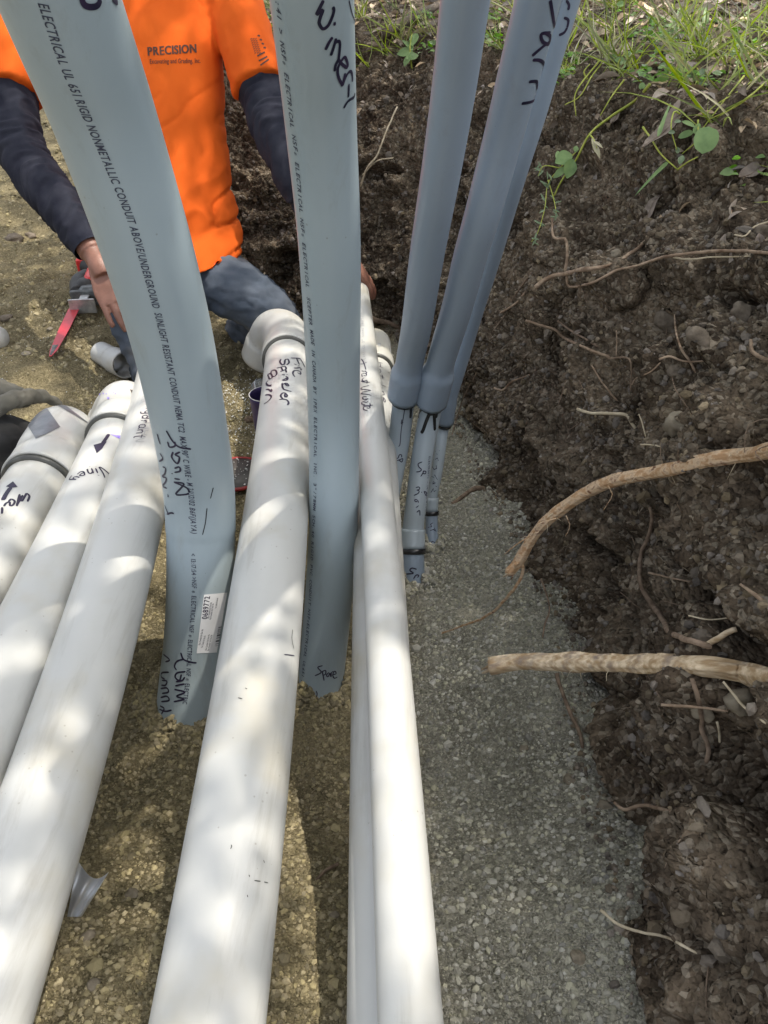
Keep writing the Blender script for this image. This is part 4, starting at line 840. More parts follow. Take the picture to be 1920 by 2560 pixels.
root(q6([(560, 880), (640, 905), (720, 905), (840, 912), (872, 960), (912, 1018)]), 7, 9, 'pale-tipped root that runs left and hooks downward at its right end', 'rootpale', lift=(.05, .01))
root(q6([(1030, 597), (1090, 580), (1150, 600), (1210, 610), (1325, 600)]), 6, 4, 'short wavy root with a light tip right of the hollow in the bank', 'root', lift=(.04, .01))
root(q6([(1120, 335), (1130, 440), (1160, 540), (1212, 610), (1245, 672)]), 4, 7, 'upright root meeting the short wavy root right of the hollow', 'root', lift=(.03, .01))
root(q6([(80, 760), (130, 772), (200, 715), (300, 680), (342, 630)]), 6, 4, 'pale root curling up to the right on the far part of the bank', 'root', lift=(.04, .01))
root(q6([(640, 630), (700, 720), (745, 780), (792, 835)]), 4, 5, 'straight thin root slanting above the hooked root', 'root', lift=(.04, .01))
root(q6([(735, 592), (850, 588), (872, 660), (868, 780)]), 5, 4, 'root bent in a right angle in the middle of the bank', 'rootdark', lift=(.04, .01))
root(q6([(875, 742), (900, 705), (980, 670), (1042, 612)]), 4, 4, 'thin root rising right from the right-angled root', 'root', lift=(.03, .01))
root(q6([(785, 430), (788, 500), (784, 580)]), 3, 3, 'short upright rootlet left of the dark hollow', 'root', lift=(.03, .01))
root(q6([(915, 910), (935, 960), (955, 1045)]), 3, 4, 'short thin rootlet right of the hooked root', 'rootpale', lift=(.02, .005))
root(q6([(925, 1085), (1000, 1090), (1060, 1103)]), 4, 3, 'small level rootlet above the thick torn root', 'rootpale', lift=(.02, .005))
root(q7([(995, 60), (1100, 85), (1200, 105)]), 6, 4, 'short straw-coloured root right of the curving hanging root', 'root', lift=(.03, .005))
root(q7([(480, 90), (510, 170), (522, 240), (500, 310), (488, 382)]), 5, 4, 'thin wavy root hanging at the foot of the bank above the stripped root', 'rootdark', lift=(.03, .02))
root(q7([(560, 540), (572, 600), (602, 680), (640, 770), (668, 830), (682, 905)]), 12, 9, 'dark root hanging down under the thick stripped root along the foot of the bank', 'rootdark', lift=(.05, .005))
root(q7([(830, 1155), (880, 1190), (960, 1170), (1050, 1185), (1145, 1222)]), 7, 13, 'tapered pinkish root poking left out of the lower bank', 'root', lift=(.06, .01))
root(q7([(760, 1670), (850, 1740), (960, 1775), (1080, 1800), (1225, 1876)]), 8, 7, 'cream coloured crooked root over the gravel near the bottom', 'rootpale', lift=(.05, .01), kink=.8)
root(q7([(1350, 580), (1400, 640), (1450, 700), (1555, 782)]), 6, 6, 'smooth cream root below the base of the stripped root at the right edge', 'rootpale', lift=(.03, .01))
root(q7([(1055, 690), (1150, 695), (1250, 705), (1372, 720)]), 8, 6, 'light level root crossing a darker upright one below the stripped root', 'root', lift=(.05, .02))
root(q7([(1205, 560), (1240, 690), (1250, 800), (1282, 900), (1270, 972)]), 13, 12, 'darker upright root hanging under the stripped root', 'rootdark', lift=(.035, .01))
root(q7([(1320, 770), (1330, 810), (1335, 872)]), 7, 7, 'short pale upright root beside the dark hanging root', 'rootpale', lift=(.02, .005))
root(q7([(1185, 265), (1290, 285), (1420, 268)]), 4, 3, 'thin sagging rootlet above the fork of the stripped root', 'rootpale', lift=(.02, .005))
root(q7([(1430, 115), (1500, 165), (1590, 240)]), 6, 16, 'reddish root at the right edge above the stripped root', 'root', lift=(.03, .01))
root(q6([(600, 1490), (660, 1450), (730, 1400), (802, 1395)], (880, 640), .416), 10, 13, 'short dark root lying on the gravel beside the thin conduit', 'rootdark', lift=(.01, .02))
root(q6([(775, 640), (740, 720), (680, 830), (640, 940), (600, 1080), (585, 1165)], (880, 640), .416), 4, 3, 'fine root trailing down the bank right beside the thin conduit', 'rootdark', lift=(.01, .005))
root(q6([(180, 425), (130, 540), (100, 620), (60, 670), (33, 745)], (880, 0), .627), 4, 5, 'pale branching root on the back bank right of the middle conduit', 'rootpale', lift=(.04, .06))
root(q6([(165, 630), (100, 642), (40, 700)], (880, 0), .627), 3, 4, 'second pale rootlet on the back bank beside the middle conduit', 'rootpale', lift=(.04, .06))
root(q6([(950, 410), (1050, 430), (1142, 465)], (560, 640), .3858), 16, 8, 'broken brown root on the soil behind the white elbow', 'rootdark', lift=(.03, .02))
root(q6([(1560, 480), (1580, 560), (1700, 620)]), 8, 13, 'stubby light root at the right edge below the level of the hollow', 'root', lift=(.03, .01))
root([(1920, 555), (1885, 568), (1862, 590), (1835, 587)], 5, 4, 'curled pale rootlet at the right edge under the large dead leaf', 'rootpale', lift=(.01, .03))
root([(845, 2160), (815, 2175), (790, 2200)], 9, 6, 'small dark root in the soil between the white pipes', 'rootdark', lift=(.008, .004))
# very fine rootlets
parts = []
for _ in range(150):
    c = random.randint(c0, NC-110); r_ = random.randint(50, 228); a = WG[c, r_]+WN[c, r_]*.002; L = random.uniform(.02, .09); d = nrm(WN[c, r_]*.5+rng.normal(size=3)*.8+np.array([0, 0, -.5]))
    b = a+d*L*.5; e = b+nrm(d+rng.normal(size=3)*.7)*L*.5
    parts.append(tube_vf(crom([a, b, e], 7), np.linspace(.0009, .0004, 7), 4))
V, Fc = merge(parts); tag(obj('fine_rootlets', V, Fc, M['rootdark']), 'hair-thin rootlets sticking out all over the bank', 'rootlets', kind='stuff')

# ------------------------------------------------------------------ leaves, grass, plants
def leafgrid(L, W, n=7, cup=.15, droop=.3, shape='oval', k=3):
    """flat leaf along +X, base at origin"""
    V = []; 
    for i in range(n):
        t = i/(n-1)
        wv_ = {'oval': math.sin(math.pi*min(t*.96+.03, 1))**.8, 'lance': (math.sin(math.pi*t**.8))*.95+.03, 'round': math.sqrt(max(0, 1-(2*t-1)**2))*1.0+.02, 'blade': (1-t)**.6*min(1, t*8+.35)}[shape]
        for j in range(k):
            v = (j/(k-1)*2-1); V.append([t*L, v*W/2*wv_, -droop*L*t*t+cup*W*v*v*wv_])
    Fc = [[i*k+j, (i+1)*k+j, (i+1)*k+j+1, i*k+j+1] for i in range(n-1) for j in range(k-1)]
    return np.array(V), Fc
def orient(V, pos, d, up=(0, 0, 1)):
    d = nrm(d); up = np.asarray(up, float); s_ = nrm(np.cross(up, d)); u_ = np.cross(d, s_); return pos+V[:, :1]*d+V[:, 1:2]*s_+V[:, 2:3]*u_
lf, lff = leafgrid(1, .42, 5, .3, .25, 'oval'); bl, blf = leafgrid(1, .05, 5, .3, .5, 'blade'); lff = np.array(lff); blf = np.array(blf)
def topz(n, cr, dr):
    c = rng.integers(cr[0], cr[1], n); d = rng.uniform(dr[0], dr[1], n); r = np.searchsorted(dtop, d); r = np.clip(len(tw)+r, 0, NR-1); return WG[c, r], WN[c, r]
def scatter(pos, nor, L, base, faces, tilt, flip=0., upv=None):
    n = len(pos); d = rng.normal(size=(n, 3)); d -= nor*(d*nor).sum(1)[:, None]; d = nrm(d)
    if upv is not None: d = nrm(d*tilt+upv)
    up = nrm(nor+rng.normal(size=(n, 3))*tilt) if upv is None else nrm(rng.normal(size=(n, 3)))
    s_ = nrm(np.cross(up, d)); u_ = np.cross(d, s_)
    V = pos[:, None]+base[None, :, :1]*(L[:, None]*d)[:, None]+base[None, :, 1:2]*(L[:, None]*s_)[:, None]+base[None, :, 2:3]*(L[:, None]*u_)[:, None]
    Fc = (faces[None]+(np.arange(n)*len(base))[:, None, None]).reshape(-1, faces.shape[1]); return V.reshape(-1, 3), Fc
cy0 = np.where(Bp[:, 1] > .3)[0][0]
p1_, n1_ = topz(9000, (cy0, NC-40), (.0, 1.6)); p2_, n2_ = topz(4000, (cy0, NC-40), (1.6, 7))
p = np.vstack([p1_, p2_]); nv = np.tile([0, 0, 1.], (len(p), 1)); L_ = np.concatenate([rng.uniform(.02, .065, 9000), rng.uniform(.05, .14, 4000)])
V, Fc = scatter(p+[0, 0, .006], nv, L_, lf, lff, .45); tag(obj('leaf_litter', V, Fc, M['litter']), 'brown and tan dead leaves covering the ground on top of the bank', 'leaf litter', kind='stuff')
p, nv, _, _ = bankpts(260, c0, c1, 200, 234); V, Fc = scatter(p+nv*.004, nv, rng.uniform(.012, .045, len(p)), lf, lff, .5); tag(obj('slope_leaves', V, Fc, M['litter']), 'bits of dead leaf scattered down the upper slope of the bank', 'leaf litter', kind='stuff')
# grass: tufts along the lip and on top
tc_ = rng.integers(cy0, NC-60, 170); td = np.abs(rng.normal(0, .45, 170)); tr_ = np.clip(len(tw)+np.searchsorted(dtop, td), 0, NR-1); tp = WG[tc_, tr_]
pos = []; 
for q_ in tp:
    for _ in range(random.randint(5, 22)): pos.append(q_+np.append(rng.normal(0, .018, 2), 0))
pos = np.array(pos); tow = np.array([-.5, -.3, .9]); V, Fc = scatter(pos, np.tile([0, 0, 1.], (len(pos), 1)), rng.uniform(.05, .2, len(pos)), bl*[1, .8, 1], blf, .9, upv=tow)
k = len(bl); msk = rng.uniform(0, 1, len(pos)) < .75
for nm_, mk, mm, lb in (('grass', msk, 'grass', 'green grass blades growing along the lip of the bank'), ('dry_grass', ~msk, 'drygrass', 'dry yellow grass stalks along the lip of the bank')):
    idx = np.where(mk)[0]; VV = V.reshape(-1, k, 3)[idx].reshape(-1, 3); FF = (blf[None]+(np.arange(len(idx))*k)[:, None, None]).reshape(-1, 4); tag(obj(nm_, VV, FF, M[mm]), lb, 'grass', kind='stuff')

gc = rng.integers(cy0, NC-60, 60); gd = np.abs(rng.normal(.02, .25, 60)); gp_ = WG[gc, np.clip(len(tw)+np.searchsorted(dtop, gd), 0, NR-1)]
pos = np.vstack([q_+np.append(rng.normal(0, .035, 2), rng.uniform(.004, .04)) for q_ in gp_ for _ in range(random.randint(15, 45))])
sl_, slf = leafgrid(1, .7, 5, .15, .2, 'oval'); V, Fc = scatter(pos, np.tile([0, 0, 1.], (len(pos), 1)), rng.uniform(.01, .026, len(pos)), sl_, np.array(slf), .5); tag(obj('ground_cover', V, Fc, M['leaf']), 'low bright green leafy ground cover in patches along the lip of the bank', 'ground cover', kind='stuff')
def plant(name, label, stem_px, leaves, sw=4, lift=.05, m='leaf', sm='stem', cat='plant', shape='oval'):
    """stems as picture polylines; leaves (px, py, length px, width px, angle in the picture) facing the viewer and up"""
    base = terr(*stem_px[0][0], lift*.2); t = thing(name, base, label, cat)
    for l in stem_px:
        n = max(5, int(len(l)*5)); px = crom(np.array(l, float), n); C = np.array([terr(a, b, lift*(.2+.8*min(1, 2*i/(n-1)))) for i, (a, b) in enumerate(px)])
        D = np.linalg.norm(C-CAM, axis=1); Ds = np.array([np.median(D[max(0, i-4):i+5]) for i in range(n)]); C = CAM+(C-CAM)*(Ds/D)[:, None]
        V, Fc = tube_vf(C, np.linspace(sw, sw*.5, n)*Ds/F/2, 6); obj('stem', V, Fc, M[sm], t)
    for (x, y, L, W, an) in leaves:
        c = terr(x, y, lift); z = (c-CAM)@np.array([0, cp, -sp]); a = math.radians(an)
        d = np.array([math.cos(a), 0, math.sin(a)])*1. ; d = nrm(np.array([math.cos(a), sp*math.sin(a), cp*math.sin(a)])+rng.normal(size=3)*.12)
        V, Fc = leafgrid(L*z/F, W*z/F, 9, .12, .2, shape, 5); up = nrm(np.array([-.1, -.55, .8])+rng.normal(size=3)*.2)
        V[:, 0] -= L*z/F/2; obj('leaf', orient(V, c, d, up), Fc, M[m], t)
    return t
plant('weed', 'plant with one large round bright green leaf hanging over the bank', [[(1860, 190), (1800, 265), (1750, 330), (1735, 350)], [(1920, 200), (1850, 260), (1770, 300)]], [(1765, 348, 62, 58, -100), (1742, 320, 30, 16, 60), (1722, 308, 34, 14, 150), (1715, 335, 36, 18, 200)], shape='round')
plant('weed', 'pale clover-like sprig hanging left of the large round leaf', [[(1700, 285), (1685, 280), (1678, 320), (1692, 375)], [(1745, 300), (1742, 350), (1705, 385)]], [(1695, 303, 18, 11, 10), (1680, 330, 20, 12, 0), (1694, 374, 22, 14, 80), (1703, 398, 26, 16, 70)], m='leafblue')
plant('weed', 'lobed green leaf hanging on the bank right beside the grey conduits', [[(1625, 210), (1590, 250), (1530, 290), (1475, 335), (1440, 400), (1405, 450), (1385, 490)]], [(1410, 395, 44, 40, 190), (1425, 420, 46, 34, 250), (1395, 388, 26, 14, 100), (1440, 372, 18, 14, 80), (1400, 430, 40, 20, 200)], sw=7, shape='oval')
plant('withered_flower', 'withered cream flower hanging from the thick yellow stalk', [[(1475, 337), (1485, 350), (1492, 370)]], [(1492, 372, 44, 14, -60), (1485, 362, 34, 12, -75), (1497, 360, 28, 10, -40)], m='drygrass', cat='flower')
plant('weed', 'bent green grass stalk folded in a V over the dark soil', [[(1607, 318), (1630, 350), (1652, 385), (1694, 424)], [(1694, 424), (1720, 405), (1745, 392)]], [(1662, 290, 115, 12, 66), (1630, 440, 110, 12, 225)], shape='blade', sw=5)
plant('weed', 'fine sprawling weed with tiny leaf whorls hanging next to the conduits', [[(1440, 380), (1400, 420), (1370, 460), (1362, 520), (1345, 580), (1328, 605)], [(1400, 420), (1360, 415), (1345, 440)], [(1370, 450), (1385, 500), (1392, 540)]], [(x+random.uniform(-8, 8), y+random.uniform(-8, 8), 20, 5, random.uniform(0, 360)) for x, y in ((1350, 425), (1352, 430), (1360, 450), (1368, 470), (1362, 500), (1358, 520), (1350, 555), (1345, 565), (1390, 500), (1394, 530), (1388, 545), (1332, 598), (1340, 600), (1346, 408), (1372, 440)) for _ in (0, 1)], m='leafblue', sw=3)
plant('weed', 'bright green leafy plant on the back lip between the middle conduit and its right neighbour', [[(1030, 175), (1025, 120), (1030, 85)]], [(1035, 95, 46, 24, 80), (1020, 110, 46, 26, 110), (1012, 130, 40, 26, 170), (1030, 140, 36, 22, 20), (1018, 150, 30, 20, 230)], lift=.06)
plant('weed', 'round green leaves beside the worker sleeve against the back bank', [[(640, 90), (650, 60), (640, 30)]], [(662, 45, 30, 20, 160), (640, 40, 36, 30, 90), (650, 15, 30, 20, 60)], m='leaf', lift=.06)
plant('weed', 'yellow star-shaped sprig close to the thin conduit', [[(1440, 130), (1425, 160), (1415, 180)]], [(1400, 168, 24, 6, 150), (1420, 178, 26, 6, -10), (1414, 160, 40, 6, 95), (1410, 180, 16, 6, 220)], shape='blade', m='stem', sw=3)
plant('weed', 'cluster of small round leaves near the top of the bank at the right', [[(1760, 190), (1740, 160), (1770, 100)], [(1830, 175), (1790, 130), (1765, 110)]], [(1770, 95, 26, 16, 60), (1760, 105, 24, 16, 150), (1735, 190, 32, 20, 200), (1755, 180, 26, 16, 90), (1750, 215, 26, 14, 230), (1795, 180, 26, 14, 0), (1770, 110, 20, 14, 0)], m='leafblue')
plant('weed', 'two bright yellow-green leaves on an upright stem at the top right', [[(1850, 200), (1845, 160), (1840, 140)]], [(1834, 132, 32, 18, 80), (1852, 156, 32, 18, 0)])
plant('weed', 'small green sprig on the lip in the middle top right', [[(1560, 190), (1545, 160), (1570, 120)], [(1600, 180), (1580, 150), (1582, 95)]], [(1583, 92, 22, 14, 80), (1550, 150, 26, 18, 150), (1530, 142, 24, 14, 170), (1570, 135, 26, 14, 60), (1605, 215, 22, 16, 90), (1560, 155, 24, 18, 30)])
plant('weed', 'sunlit yellow-green tuft among the leaves at the very top right', [[(1700, 90), (1720, 50), (1745, 10)], [(1700, 90), (1690, 50), (1680, 10)]], [(x, y, 70, 16, a) for x, y, a in ((1740, 30, 60), (1760, 20, 30), (1690, 60, 70), (1680, 80, 55), (1720, 50, 40), (1700, 30, 80), (1650, 90, 50), (1745, 60, 20), (1765, 40, 80))], shape='lance')
plant('weed', 'long grass stems arching down from the right edge past the round leaf', [[(1920, 170), (1850, 225), (1790, 262), (1760, 290)], [(1920, 205), (1860, 250), (1800, 290)], [(1920, 120), (1870, 118), (1840, 140)]], [(1862, 40, 70, 16, 60), (1880, 20, 60, 12, 50)], shape='blade', sw=4)
plant('weed', 'thin grass stems leaning off the lip beside the conduits', [[(1470, 200), (1460, 180), (1475, 160)], [(1520, 140), (1480, 190), (1450, 240), (1412, 262)], [(1600, 60), (1540, 95), (1500, 110), (1470, 128)], [(1500, 150), (1440, 230), (1440, 290)], [(1560, 200), (1530, 240), (1500, 290)]], [], sw=4, lift=.04)
def deadleaf(px, py, L, W, an, label, m='deadleaf', lift=.012):
    c = terr(px, py, lift); z = (c-CAM)@np.array([0, cp, -sp]); a = math.radians(an); V, Fc = leafgrid(L*z/F, W*z/F, 12, .25, .15, 'lance', 5); V[:, 0] -= L*z/F/2
    V[:, 2] += .05*L*z/F*np.sin(V[:, 0]/(L*z/F)*9); d = np.array([math.cos(a), sp*math.sin(a), cp*math.sin(a)]); up = nrm(np.array([-.5, -.5, .7])); t = thing('dead_leaf', c, label, 'dead leaf')
    obj('blade', orient(V, c, d, up), Fc, M[m], t)
    C = orient(np.array([[x, 0, .0006-.15*L*z/F*((x+L*z/F/2)/(L*z/F))**2+.05*L*z/F*math.sin(x/(L*z/F)*9)] for x in np.linspace(-.5, .5, 9)*L*z/F]), c, d, up)
    V, Fc = tube_vf(C, np.linspace(.0008, .0003, 9), 5); obj('midrib', V, Fc, M['rootdark'], t)
deadleaf(1888, 425, 95, 44, 28, 'large brown dead leaf at the right edge below the plants')
deadleaf(1625, 520, 115, 26, 62, 'long narrow dead leaf standing upright on the dark soil')
deadleaf(1690, 280, 260, 40, 50, 'very long grey dead leaf lying behind the round green leaf')
deadleaf(1900, 600, 40, 24, 100, 'small dead leaf at the right edge near the curled rootlet')
deadleaf(1700, 130, 90, 60, 60, 'broad pale dead leaf standing on the lip', 'litter', .03)
deadleaf(1490, 70, 60, 26, 85, 'tan dead leaf near the conduit tops on the lip', 'litter', .03)
deadleaf(1540, 290, 50, 20, 60, 'grey curled dead leaf under the grass on the slope')
deadleaf(1445, 830, 30, 12, 20, 'small grey leaf fragment on the sloping roots')
# fallen branch behind
C = np.array([terr(a, b, .05) for a, b in ((960, 85), (1010, 55), (1070, 25), (1120, 5))]); V, Fc = tube_vf(crom(C, 20), np.linspace(.016, .012, 20), 12); tag(obj('fallen_branch', V, Fc, M['bark'], loc=C[0]), 'grey fallen branch lying on top of the back bank', 'branch')
C = np.array([terr(a, b, .05) for a, b in ((612, 30), (640, 20), (680, 0))]); V, Fc = tube_vf(crom(C, 12), .012, 10); tag(obj('fallen_branch', V, Fc, M['bark'], loc=C[0]), 'grey stick on the back bank beside the worker shoulder', 'branch')

# ------------------------------------------------------------------ worker
def remesh(parts, vox, smooth=4):
    V, Fc = merge(parts); me = raw_mesh('tmp', V, Fc, M['skin']); o = bpy.data.objects.new('tmp', me); COL.objects.link(o)
    m = o.modifiers.new('r', 'REMESH'); m.mode = 'VOXEL'; m.voxel_size = vox
    s_ = o.modifiers.new('s', 'SMOOTH'); s_.iterations = smooth; s_.factor = .5
    dg = bpy.context.evaluated_depsgraph_get(); e = o.evaluated_get(dg).to_mesh(); n = len(e.vertices)
    V = np.zeros(n*3, np.float32); e.vertices.foreach_get('co', V); N = np.zeros(n*3, np.float32); e.vertices.foreach_get('normal', N)
    Fc = [list(p.vertices) for p in e.polygons]; bpy.data.objects.remove(o); q = [f for f in Fc if len(f) == 4]
    return V.reshape(-1, 3).astype(float), N.reshape(-1, 3).astype(float), (np.array(q) if len(q) == len(Fc) else Fc)
def ell(rings, seg=28):
    """rings: (centre, half width vector axis a, half depth vector b)"""
    V = []; a = np.linspace(0, 2*np.pi, seg, endpoint=False)
    for c, A, B in rings: V += [c+A*math.copysign(abs(math.cos(t))**.85, math.cos(t))+B*math.copysign(abs(math.sin(t))**.85, math.sin(t)) for t in a]
    n = len(rings); Fc = [[i*seg+j, i*seg+(j+1) % seg, (i+1)*seg+(j+1) % seg, (i+1)*seg+j] for i in range(n-1) for j in range(seg)]
    V += [rings[0][0], rings[-1][0]]; k = n*seg
    Fc += [[(j+1) % seg, j, k] for j in range(seg)]+[[(n-1)*seg+j, (n-1)*seg+(j+1) % seg, k+1] for j in range(seg)]
    return np.array(V), Fc
def limb(pts, rr, n=24, seg=20): C = crom(np.hstack([np.array(pts), np.array(rr)[:, None]]), n); return tube_vf(C[:, :3], C[:, 3], seg)
wk = thing('person', P(380, 960, 2.35)*[1, 1, 0]+[0, 0, .2], 'kneeling worker in an orange T-shirt over black sleeves, hands reaching down to the pipes', 'person')
ax = np.array([1., 0, 0]); axr = nrm(np.array([1, .06, .06]))
def ring_(px, py, z, hw, hd): c = P(px, py, z); return (c+np.array([0, .06, 0]), ax*hw, np.array([0, hd, .12*hd]))
torso = [ring_(425, 655, 2.22, .200, .135), ring_(412, 560, 2.235, .215, .135), ring_(385, 450, 2.21, .212, .13), ring_(365, 320, 2.19, .216, .13), ring_(355, 200, 2.17, .222, .135), ring_(345, 60, 2.15, .23, .13), ring_(338, -60, 2.15, .225, .115), ring_(335, -140, 2.16, .17, .095), ring_(335, -185, 2.17, .08, .075)]
shL = P(130, -75, 2.18)+[0, .05, 0]; shR = P(545, -75, 2.18)+[0, .05, 0]
elL = P(62, 395, 2.13); wrL = P(232, 632, 2.08); elR = P(742, 420, 2.12); wrR = P(868, 622, 2.25)
hL = lambda t: shL+(P(38, 248, 2.14)-shL)*t
armL = [shL, P(45, 110, 2.16), P(28, 262, 2.14), elL, P(165, 530, 2.10), wrL]; rL_ = [.075, .066, .062, .060, .052, .038]
armR = [shR, P(600, 70, 2.16), P(655, 230, 2.14), P(722, 400, 2.13), P(800, 530, 2.18), wrR]; rR_ = [.075, .066, .060, .056, .050, .038]
sleeveL = limb([P(200, -70, 2.18)+[0, .05, 0], shL, P(45, 100, 2.16), P(30, 235, 2.14)], [.085, .092, .088, .092])
sleeveR = limb([P(470, -70, 2.18)+[0, .05, 0], shR, P(600, 60, 2.16), P(650, 222, 2.13)], [.085, .09, .078, .079])
V, N, Fc = remesh([ell(torso), sleeveL, sleeveR], .0075, 5)
pxy = lambda V: (960+F*V[:, 0]/((V-CAM)@np.array([0, cp, -sp])), 1280-F*((V-CAM)@np.array([0, sp, cp]))/((V-CAM)@np.array([0, cp, -sp])))
X_, Y_ = pxy(V)
q_ = np.stack([X_/190+Y_/260, Y_/420-X_/500, np.zeros(len(V))], 1); fold = 1-np.abs(fbm(q_*2.1, 3, 12)); low = sst(300, 560, Y_)
crs = np.exp(-np.abs(fbm(np.stack([X_/150+Y_/120, Y_/300-X_/260, np.zeros(len(V))], 1)*1.6, 2, 88))*9)
w1 = -.017*sst(150, 260, Y_)*crs*(.35+.65*low)+.012*(fold-.6)*(.3+.7*low)+.006*fbm(np.stack([X_/60-Y_/180, Y_/150+X_/200, V[:, 1]*4], 1), 3, 44)*.8
hemw = .006*np.sin(X_/23)*sst(560, 640, Y_); arm_ = sst(560, 620, X_)+sst(120, 60, X_)
w1 += .005*fbm(np.stack([X_/70+Y_/50, Y_/110, V[:, 1]*3], 1), 2, 5)*arm_
obj('t_shirt', V+N*(w1+hemw)[:, None], Fc, M['shirt'], wk)
# wrinkled under-sleeves
def wrsleeve(pts, rr, name, f=330., amp=.0040):
    C = crom(np.hstack([np.array(pts), np.array(rr)[:, None]]), 150); T, N_, B_ = frames(C[:, :3]); seg = 64; a = np.linspace(0, 2*np.pi, seg, endpoint=False)
    s_ = np.concatenate([[0], np.cumsum(np.linalg.norm(np.diff(C[:, :3], axis=0), axis=1))]); SS, AA = np.meshgrid(s_, a, indexing='ij')
    q_ = np.stack([SS.ravel()*36+1.1*np.cos(AA.ravel()+.5)+.5*np.cos(2*AA.ravel()+SS.ravel()*14), np.cos(AA.ravel())*.6, np.sin(AA.ravel())*.6], 1); n_ = 1-np.abs(fbm(q_, 2, 71))*1.9
    fade = sst(0, .25, SS.ravel()/s_[-1])*sst(1.0, .93, SS.ravel()/s_[-1])
    r_ = C[:, 3][:, None]*np.ones(seg)+(amp*2.0*(n_-.4)*fade).reshape(SS.shape)
    d = N_[:, None]*np.cos(a)[None, :, None]+B_[:, None]*np.sin(a)[None, :, None]; V = (C[:, None, :3]+d*r_[..., None]).reshape(-1, 3)
    n = len(C); i, j = np.meshgrid(np.arange(n-1), np.arange(seg), indexing='ij'); j2 = (j+1) % seg
    obj(name, V, np.stack([i*seg+j, i*seg+j2, (i+1)*seg+j2, (i+1)*seg+j], -1).reshape(-1, 4), M['black'], wk)
wrsleeve(armL[1:-1]+[armL[-2]*.1+armL[-1]*.9], [.056]+[r+.007 for r in rL_[2:]], 'black_sleeve'); wrsleeve(armR[1:], [.056]+[r+.007 for r in rR_[2:]], 'black_sleeve')
# jeans
hpL = P(340, 700, 2.28)+[0, .06, 0]; hpR = P(505, 700, 2.30)+[0, .07, 0]; knL = P(398, 935, 2.20); knR = P(700, 815, 2.30)+[0, .03, -.0]
pel = [ring_(425, 560, 2.24, .185, .12), ring_(425, 640, 2.25, .195, .13), ring_(420, 720, 2.27, .19, .13), ring_(420, 780, 2.3, .13, .10)]
thR = limb([hpR, P(583, 722, 2.27), P(655, 768, 2.28), knR], [.10, .09, .08, .07]); thL = limb([hpL, P(360, 790, 2.2), P(380, 870, 2.19), knL], [.105, .098, .082, .07])
ftR = P(560, 850, 2.9); ftL = P(330, 880, 2.8)
shR_ = limb([knR, knR+(ftR-knR)*.5+[0, 0, .01], ftR], [.068, .062, .05]); shL_ = limb([knL, knL+(ftL-knL)*.5, ftL], [.068, .062, .05])
V, N, Fc = remesh([ell(pel), thR, thL, shR_, shL_], .0075, 4); X_, Y_ = pxy(V)
q_ = np.stack([X_/160-Y_/90, Y_/200+X_/160, V[:, 1]*2], 1); wj = .010*(1-np.abs(fbm(q_*2.3, 3, 19))*1.5-.3)
obj('jeans', V+N*wj[:, None]*.8, Fc, M['jeans'], wk)
seam = np.array([P(a, b, z) for a, b, z in ((545, 745, 2.12), (590, 800, 2.13), (630, 850, 2.17))]); V, Fc = tube_vf(crom(seam, 16), .002, 6); 
for ft, kn in ((ftR, knR), (ftL, knL)):
    d = nrm(ft-kn); c = ft+d*.03; R = np.stack([np.cross([0, 0, 1.], d), d, np.array([0, 0, 1.])], 1)
    b1, f1 = limb([ft-d*.03, ft+d*.06, ft+d*.1+[0, 0, -.1]], [.055, .055, .04]); obj('boot', b1, f1, M['boot'], wk)
# body with head and hands, one surface
def finger(base, d, L, r, curl, n_): 
    """bends about the axis n_ x d"""
    pts = [base-d*.02]; p_ = base.copy(); dd = d.copy()
    for kx, fr in enumerate((.45, .32, .23)):
        pts.append(p_.copy()); p_ = p_+dd*L*fr; dd = nrm(dd+n_*curl)
    pts.append(p_); return limb(pts, [r*1.1, r*1.08, r, r*.92, r*.78], 16, 12)
def handp(wr, d, side, n_, s=1., curl=.25, spread=.06):
    """d: fingers' direction, side: towards the little finger, n_: palm side"""
    d = nrm(d); side = nrm(side-d*np.dot(side, d)); n_ = nrm(n_); out = []
    a = wr+d*.01; b = wr+d*.095*s
    rings = [(wr-d*.01, side*.028, n_*.020), (wr+d*.02, side*.033*s, n_*.018), (wr+d*.055*s, side*.042*s, n_*.016), (b, side*.041*s, n_*.013)]
    out.append(ell(rings, 16))
    for k_, (o_, L, r) in enumerate(((-.031, .070, .0088), (-.0105, .079, .0092), (.0105, .073, .0088), (.031, .058, .0078))):
        out.append(finger(b+side*o_*s-d*.006*abs(k_-1), nrm(d+side*(k_-1.5)*spread), L*s, r*s, curl, n_))
    tb = wr+d*.025*s-side*.032*s; out.append(limb([tb+side*.012, tb, tb+nrm(d*.7-side*.75+n_*.3)*.035*s, tb+nrm(d*.9-side*.45+n_*.45)*.07*s], [.014, .013, .0105, .0085], 12, 12))
    return out
dL = nrm(P(318, 812, 2.09)-P(246, 655, 2.07)); viewn = nrm(P(280, 740, 2)-CAM)
handL = handp(P(252, 668, 2.065), dL, np.cross(dL, viewn)*-1, nrm(viewn*.6+np.array([.5, 0, -.4])), 1.12, .22)
dR = nrm(P(915, 690, 2.28)-P(870, 630, 2.26))
handR = handp(P(872, 640, 2.26), nrm(np.array([.5, .15, -.75])), np.array([.2, -.9, -.3]), np.array([-.75, .1, -.55]), .98, .45)
hd = P(335, -330, 2.12)+[0, .03, 0]
bodyT = [(c, A*.86, B*.84) for c, A, B in torso]
